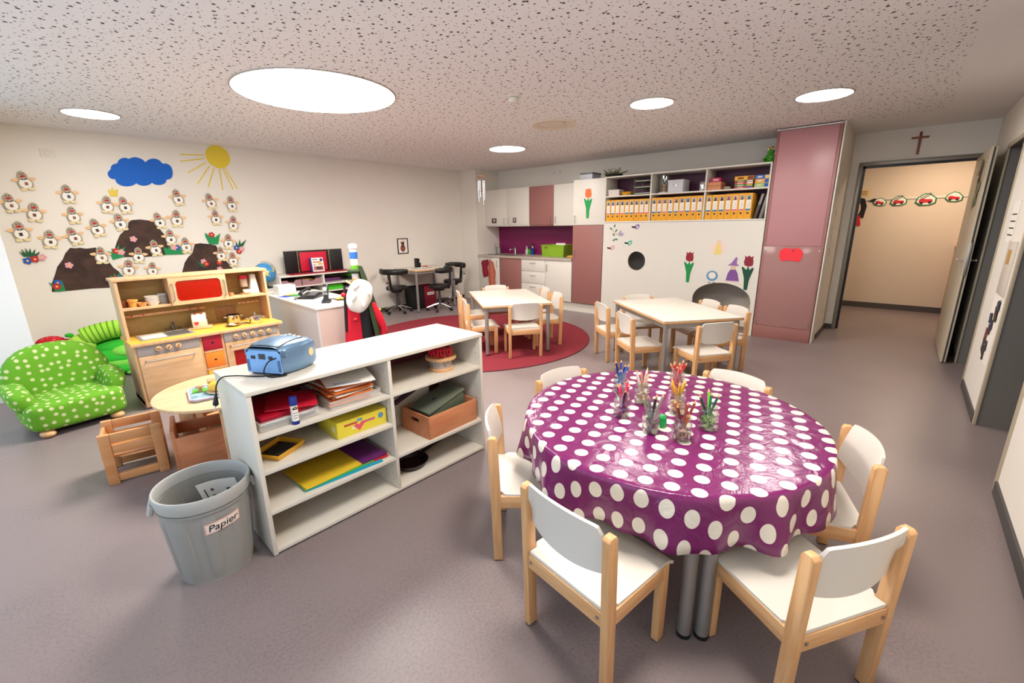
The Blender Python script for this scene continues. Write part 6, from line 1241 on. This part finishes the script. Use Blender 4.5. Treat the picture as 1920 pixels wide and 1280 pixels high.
def cloak(u, v):
    a = R_(-85)+R_(150)*u; r = .058+.20*v**.9+.018*sin(9*a+2*v)*v; z = 1.10-.90*v
    return (r*cos(a)*1.05, r*sin(a), z)
drape(cloak, 44, 18).build('cloth', GC, t, angle=80); MB().torus((0, 0, 1.06), .048, .02, 24, 8).build('collar', GC, t)
t = thing('jester_costume', 'red and black jester costume with bobbles on the costume stand', 'costume', (2.15, 3.84, 0)); JR = mat('jester_red', '#d8102c', .75); JB = mat('jester_black', '#161418', .85)
def jest(a0, a1, r0, r1, z0, z1, ph):
    def f(u, v):
        a = R_(a0+(a1-a0)*u); r = r0+(r1-r0)*v**.7+.012*sin(8*a+ph)*v; return (r*cos(a), r*sin(a), z0+(z1-z0)*v)
    return f
drape(jest(150, 250, .10, .155, .86, .20, 0)).build('red_robe', JR, t, angle=80)
drape(jest(248, 325, .10, .15, .84, .24, 1)).build('red_sleeve', JR, t, angle=80)
drape(jest(243, 284, .118, .172, .86, .26, 2), 16, 16).build('black_panel', JB, t, angle=80)
drape(jest(140, 185, .115, .14, .93, .50, 2), 16, 16).build('black_sleeve', JB, t, angle=80)
MB().tube([(.07, -.135, .76), (.105, -.15, .62), (.14, -.16, .52), (.12, -.175, .42), (.10, -.19, .36)], [.022, .048, .036, .022, .008], 12).build('pointed_sleeve', JR, t)
for x, y, z, c in ((-.17, -.05, .86, '#d8102c'), (.10, -.19, .335, '#e04050'), (.16, -.165, .50, '#e0505c'), (-.12, -.13, .63, '#b80f24'), (.13, -.15, .69, '#b8b02a')): MB().ell((x, y, z), (.021, .021, .021) if c != '#b8b02a' else (.012, .012, .012)).build('bobble', mat('bob'+c, c, .6), t)
t = thing('chef_hat', 'floppy white chef hat hanging on the costume stand', 'hat', (2.105, 3.73, .84)); t.rotation_euler = (R_(-8), R_(24), R_(-18))
def hat(u, v):
    a = 2*pi*u; b = -pi/2+pi*v; w = .112*cos(b)**.75 if cos(b) > 0 else 0; k = 1+.04*sin(5*a)+.03*sin(3*a+1)
    return (w*k*cos(a), .045*cos(b)**.6*sin(a)*k if cos(b) > 0 else 0, .155*sin(b)+.012*sin(3*a)*cos(b))
mb = MB().surf(hat, 40, 20, 0, closed_u=True); bmesh.ops.remove_doubles(mb.bm, verts=mb.bm.verts, dist=1e-4); mb.build('crown', mat('hat_white', '#e9e5dd', .85, bump=.25, bscale=12), t, angle=80)
for i, (x, z, a) in enumerate(((-.05, -.03, .2), (.07, .06, -.5), (.05, -.06, -.3), (-.06, .07, .5))): MB().ell((x, -.043, z), (.016, .012, .04), rot=(0, a, 0)).build('pleat', mat('hat_white', '#e9e5dd', .85), t)
t = thing('side_cabinet', 'pale low cabinet under the globe beside the pigeonhole shelf', 'cabinet', (1.93, 6.42, 0))
MB().bb(0, .50, .02, .43, 0, .645, .002).build('body', WHITE, t); MB().bb(-.004, .504, .0, .43, .645, .66, .002).build('top', WHITE, t)
for x in (.003, .252): MB().bb(x, x+.245, 0, .019, .03, .642, .0015).build('door', WHITE, t)
# ------------------------------------------------------------------ pigeonhole shelf, red case and book
PXa, PXb, PY = 2.45, 3.70, 6.40
t = thing('pigeonhole_shelf', 'white pigeonhole shelf against the left wall', 'shelf', (PXa, PY, 0)); PWD = PXb-PXa; PD = YA-PY-.005; PT = .815
MB().bb(0, PWD, 0, PD, PT-.02, PT, .001).build('top', WHITE, t)
for x in (0, PWD/2-.009, PWD-.018): MB().bb(x, x+.018, .002, PD, 0, PT-.02, .001).build('upright', WHITE, t)
for z in (.66, .55, .40, .22, .03):
    for a, b in ((.018, PWD/2-.009), (PWD/2+.009, PWD-.018)): MB().bb(a, b, .004, PD, z-.016, z, .001).build('shelf_board', WHITE, t)
MB().bb(.0, PWD, PD-.008, PD, .03, PT-.02).build('back_panel', mat('pigeon_back', '#6a5a52', .6), t)
for x, lb in ((.165, 'mauve cardboard drawer box, left in the pigeonhole shelf'), (.455, 'mauve cardboard drawer box beside it with yellow paper')):
    s = thing('drawer_box', lb, 'box', (PXa+x, PY+.03, .66), 0, 'mauve drawer boxes'); mv = mat('mauve_card', '#9a7478', .7)
    w = .275; MB().prism([(-w/2, 0), (w/2, 0), (w/2, .09), (.06, .09), (.03, .06), (-.03, .06), (-.06, .09), (-w/2, .09)], 0, .006, 'xz').build('front', mv, s); MB().bb(-w/2, -w/2+.004, .006, .35, 0, .09).bb(w/2-.004, w/2, .006, .35, 0, .09).bb(-w/2, w/2, .35, .354, 0, .09).bb(-w/2, w/2, .006, .35, 0, .004).build('tray', mv, s)
    if x > .3: MB().box((-.03, .16, .085), (.16, .2, .01), rot=(.12, .1, .2)).build('yellow_paper', mat('yellow_paper', '#d8b03c', .7), s)
    else: MB().box((.02, .18, .08), (.2, .2, .008), rot=(.1, -.05, .1)).build('dark_paper', mat('dark_paper', '#4a2a2c', .7), s)
s = thing('purple_tray', 'purple folder stack in the right pigeonhole', 'folder', (PXa+.78, PY+.04, .66)); MB().bb(-.12, .14, 0, .3, .0, .03, .002).bb(-.11, .13, .02, .3, .032, .06, .002).build('folders', mat('tray_purple', '#5e2f62', .5), s); MB().bb(-.13, .15, -.005, .0, 0, .02).build('tray_lip', CLR, s)
s = thing('green_tray', 'bright green folder stack in the lower right pigeonhole', 'folder', (PXa+.78, PY+.04, .55)); MB().bb(-.12, .16, 0, .3, .0, .04, .002).bb(-.10, .15, .02, .3, .042, .075, .002).build('folders', mat('tray_brightgreen', '#3fae1e', .5), s)
s = thing('green_folder_end', 'green folder at the right end of the pigeonhole shelf', 'folder', (PXa+1.14, PY+.04, .66)); MB().box((0, .12, .055), (.12, .24, .012), rot=(0, .5, 0)).build('folder', mat('tray_brightgreen', '#3fae1e', .5), s)
t = thing('folding_case', 'opened black and red folding case on the pigeonhole shelf', 'case', (3.075, 6.60, PT)); CB = mat('case_black', '#141012', .5); CRd = mat('case_red', '#cf1236', .55)
MB().bb(-.235, .235, .05, .062, 0, .325, .002).build('back_panel', CB, t)
MB().bb(-.205, .195, .046, .05, .025, .30, .001).build('red_panel', CRd, t)
for s_, a in ((-1, .15), (1, -.15)):
    w = MB().bb(0, s_*.20, 0, .012, 0, .325, .002).build('wing', CB, t); w.location = (s_*.24, .05, 0); w.rotation_euler = (0, 0, a)
    for z in (.04, .28): MB().cyl((s_*.238, .045, z-.02), (s_*.238, .045, z+.02), .008, seg=8).build('hinge', mat('hinge_brass', '#b89a62', .35, .8), t)
    MB().bb(s_*.24-.004, s_*.24+.004, .044, .05, .0, .325).build('edge_strip', mat('hinge_brass', '#b89a62', .35, .8), t)
MB().bb(-.44, .44, -.17, .045, 0, .010, .002).build('red_mat', mat('case_darkred', '#9a1226', .6), t)
MB().bb(-.44, .44, .048, .064, .325, .332).build('pale_edge', mat('case_edge', '#c9bfae', .5), t)
t = thing('childrens_book', 'upright white children book with blue spine before the red case', 'book', (3.08, 6.55, PT+.0105), R_(-8)); t.rotation_euler = (R_(-10), 0, R_(-6))
MB().bb(-.085, .085, -.02, .02, 0, .205, .002).build('cover', PAPERW, t); MB().bb(-.105, -.085, -.02, .02, 0, .205, .002).build('spine', mat('book_blue', '#1c2f7a', .5), t)
MB().prism(circ(.055, .17, .022, 16), -.0215, -.0205, 'xz').build('seal', mat('book_seal', '#2a3a78', .5), t)
for a, b, z0, z1, c in ((-.07, .0, .175, .185, '#3a4a7a'), (-.07, .05, .13, .15, '#c98a4a'), (-.07, .07, .02, .08, '#b0685a'), (-.03, .05, .03, .07, '#3a3a44'), (-.07, -.03, .095, .11, '#9a9690'), (.0, .07, .10, .12, '#c8a23a')): MB().bb(a, b, -.0216, -.0204, z0, z1).build('cover_print', mat('bkp'+c, c, .5), t)
# ------------------------------------------------------------------ corner table with swivel stools
t = thing('corner_table', 'white work table with wooden edge against the left wall', 'table', (4.59, 6.21, 0)); TWd, TDp, TH = .90, .64, .735
MB().bb(0, TWd, 0, TDp, TH-.008, TH, .001).build('tabletop', mat('tabletop_white', '#d9d0c3', .3), t); MB().bb(-.002, TWd+.002, -.002, TDp, TH-.03, TH-.008, .006).build('edge_band', BEECHX, t)
f = MB().bb(.03, TWd-.03, .02, .045, TH-.075, TH-.03).bb(.02, .045, .04, TDp-.04, TH-.075, TH-.03).bb(TWd-.045, TWd-.02, .04, TDp-.04, TH-.075, TH-.03); f.build('frame', TLEG, t)
for x, y in ((.03, .03), (TWd-.03, .03), (.03, TDp-.04), (TWd-.03, TDp-.04)): l = MB().cyl((x, y, .012), (x, y, TH-.03), .022, seg=18).build('leg', TLEG, t); MB().cyl((x, y, 0), (x, y, .014), .023, seg=18).build('foot', BLACK, l)
def make_stool():
    t = thing('swivel_stool', '', 'stool', (0, 0, 0), 0, 'black swivel stools with curved backs'); SK = mat('stool_black', '#1a1917', .45)
    MB().lathe([(0, .40), (.16, .40), (.175, .41), (.18, .43), (.175, .455), (.16, .465), (0, .468)], seg=36).build('seat', SK, t)
    MB().lathe([(0, .36), (.09, .36), (.10, .40), (0, .40)]).build('seat_plate', BLACK, t)
    MB().lathe([(0, .10), (.032, .10), (.026, .25), (.018, .26), (.018, .37), (0, .37)]).build('column', mat('column_grey', '#4c4a48', .4, .5), t)
    for i in range(5):
        a = 2*pi*i/5+.4; c, s = cos(a), sin(a)
        l = MB().tube([(.02*c, .02*s, .125), (.10*c, .10*s, .105), (.22*c, .22*s, .065), (.235*c, .235*s, .06)], [.016, .014, .011, .010], 8).build('base_spoke', CHROME, t)
        MB().cyl((.225*c-.016*s, .225*s+.016*c, .027), (.225*c+.016*s, .225*s-.016*c, .027), .027, seg=16).cyl((.225*c, .225*s, .03), (.225*c, .225*s, .065), .008).build('caster', BLACK, l)
    MB().box((-.20, 0, .54), (.035, .05, .30), .012, rot=(0, -.12, 0)).build('back_support', SK, t)
    MB().tube([(-.08, 0, .395), (-.20, 0, .40), (-.235, 0, .44), (-.25, 0, .60)], .012, 8).build('bracket', STEEL, t)
    MB().cyl((-.25, 0, .55), (-.29, 0, .55), .008).ell((-.295, 0, .55), (.012, .014, .014)).build('knob', BLACK, t)
    arcp = [(.02+.26*cos(a), .26*sin(a), .73) for a in [R_(110+140*i/16) for i in range(17)]]
    mb = MB()
    for k, (p) in enumerate(arcp): pass
    def rest(u, v):
        a = R_(105+150*u); b = 2*pi*v; h = .048*(1 if .06 < u < .94 else .8); r = .255+.022*cos(b); return (.02+r*cos(a), r*sin(a), .725+h*sin(b))
    MB().surf(rest, 24, 13, 0).ell((.02+.255*cos(R_(105)), .255*sin(R_(105)), .725), (.024, .024, .04)).ell((.02+.255*cos(R_(255)), .255*sin(R_(255)), .725), (.024, .024, .04)).build('curved_back', SK, t, angle=70)
    return t
st = make_stool()
for i, (x, y, a, lb) in enumerate(((4.40, 6.53, 25, 'black swivel stool at the left side of the corner table'), (4.99, 6.10, 122, 'nearer black swivel stool at the right of the corner table'), (5.64, 6.47, 176, 'farther black swivel stool at the right of the corner table'))):
    s = st if i == 0 else copy_tree(st); s.location = (x, y, 0); s.rotation_euler = (0, 0, R_(a)); s['label'] = lb
for x, y, c, lb, w in ((4.84, 6.62, '#141416', 'black bin under the corner table', .13), (5.10, 6.60, '#7d1326', 'dark red bin with white label under the corner table', .13)):
    s = thing('waste_bin', lb, 'bin', (x, y, 0)); bm_ = mat('wb'+c, c, .45)
    MB().prism([(-w, -.11), (w, -.11), (w, .11), (-w, .11)], 0, .006, 'xy').build('bottom', bm_, s); open_box(MB(), w*1.9, .20, .40, .005, .12).build('wall', bm_, s); MB().tube([(-w*1.07, -.113, .40), (w*1.07, -.113, .40), (w*1.07, .113, .40), (-w*1.07, .113, .40)], .007, 6, closed=True).build('rim', bm_, s)
    if 'red' in lb:
        MB().box((0, -.118, .26), (.16, .002, .05), rot=(.05, 0, 0)).build('label', PAPERW, s)
        for i in range(6): MB().box((-.06+.024*i, -.1195, .26), (.014, .001, .024 if i % 2 else .018), rot=(.05, 0, 0)).build('letter', BLACK, s)
zt = TH+.0005
s = thing('pen_holder', 'tall black pen holder with pens on the corner table', 'holder', (4.93, 6.60, zt)); MB().bb(-.04, .0, -.04, .04, 0, .17, .003).bb(.0, .045, -.04, .04, 0, .09, .003).build('holder', BLACK, s)
for i in range(4): MB().cyl((.02, -.02+.014*i, .08), (.03+.008*i, -.03+.02*i, .155), .004, seg=6).build('pen', DARK, s)
s = thing('notepad_tray', 'flat grey writing pad on the corner table', 'pad', (4.88, 6.42, zt), .1); MB().bb(-.16, .16, -.08, .08, 0, .010, .002).build('pad', mat('pad_grey', '#8d8a84', .5), s); MB().bb(-.14, .14, -.07, .07, .010, .013).build('paper', PAPERW, s)
s = thing('red_stapler', 'small red stapler on the corner table', 'stapler', (5.06, 6.55, zt)); MB().box((0, 0, .014), (.10, .03, .025), .006).build('stapler', mat('stapler_red', '#c03a34', .4), s)
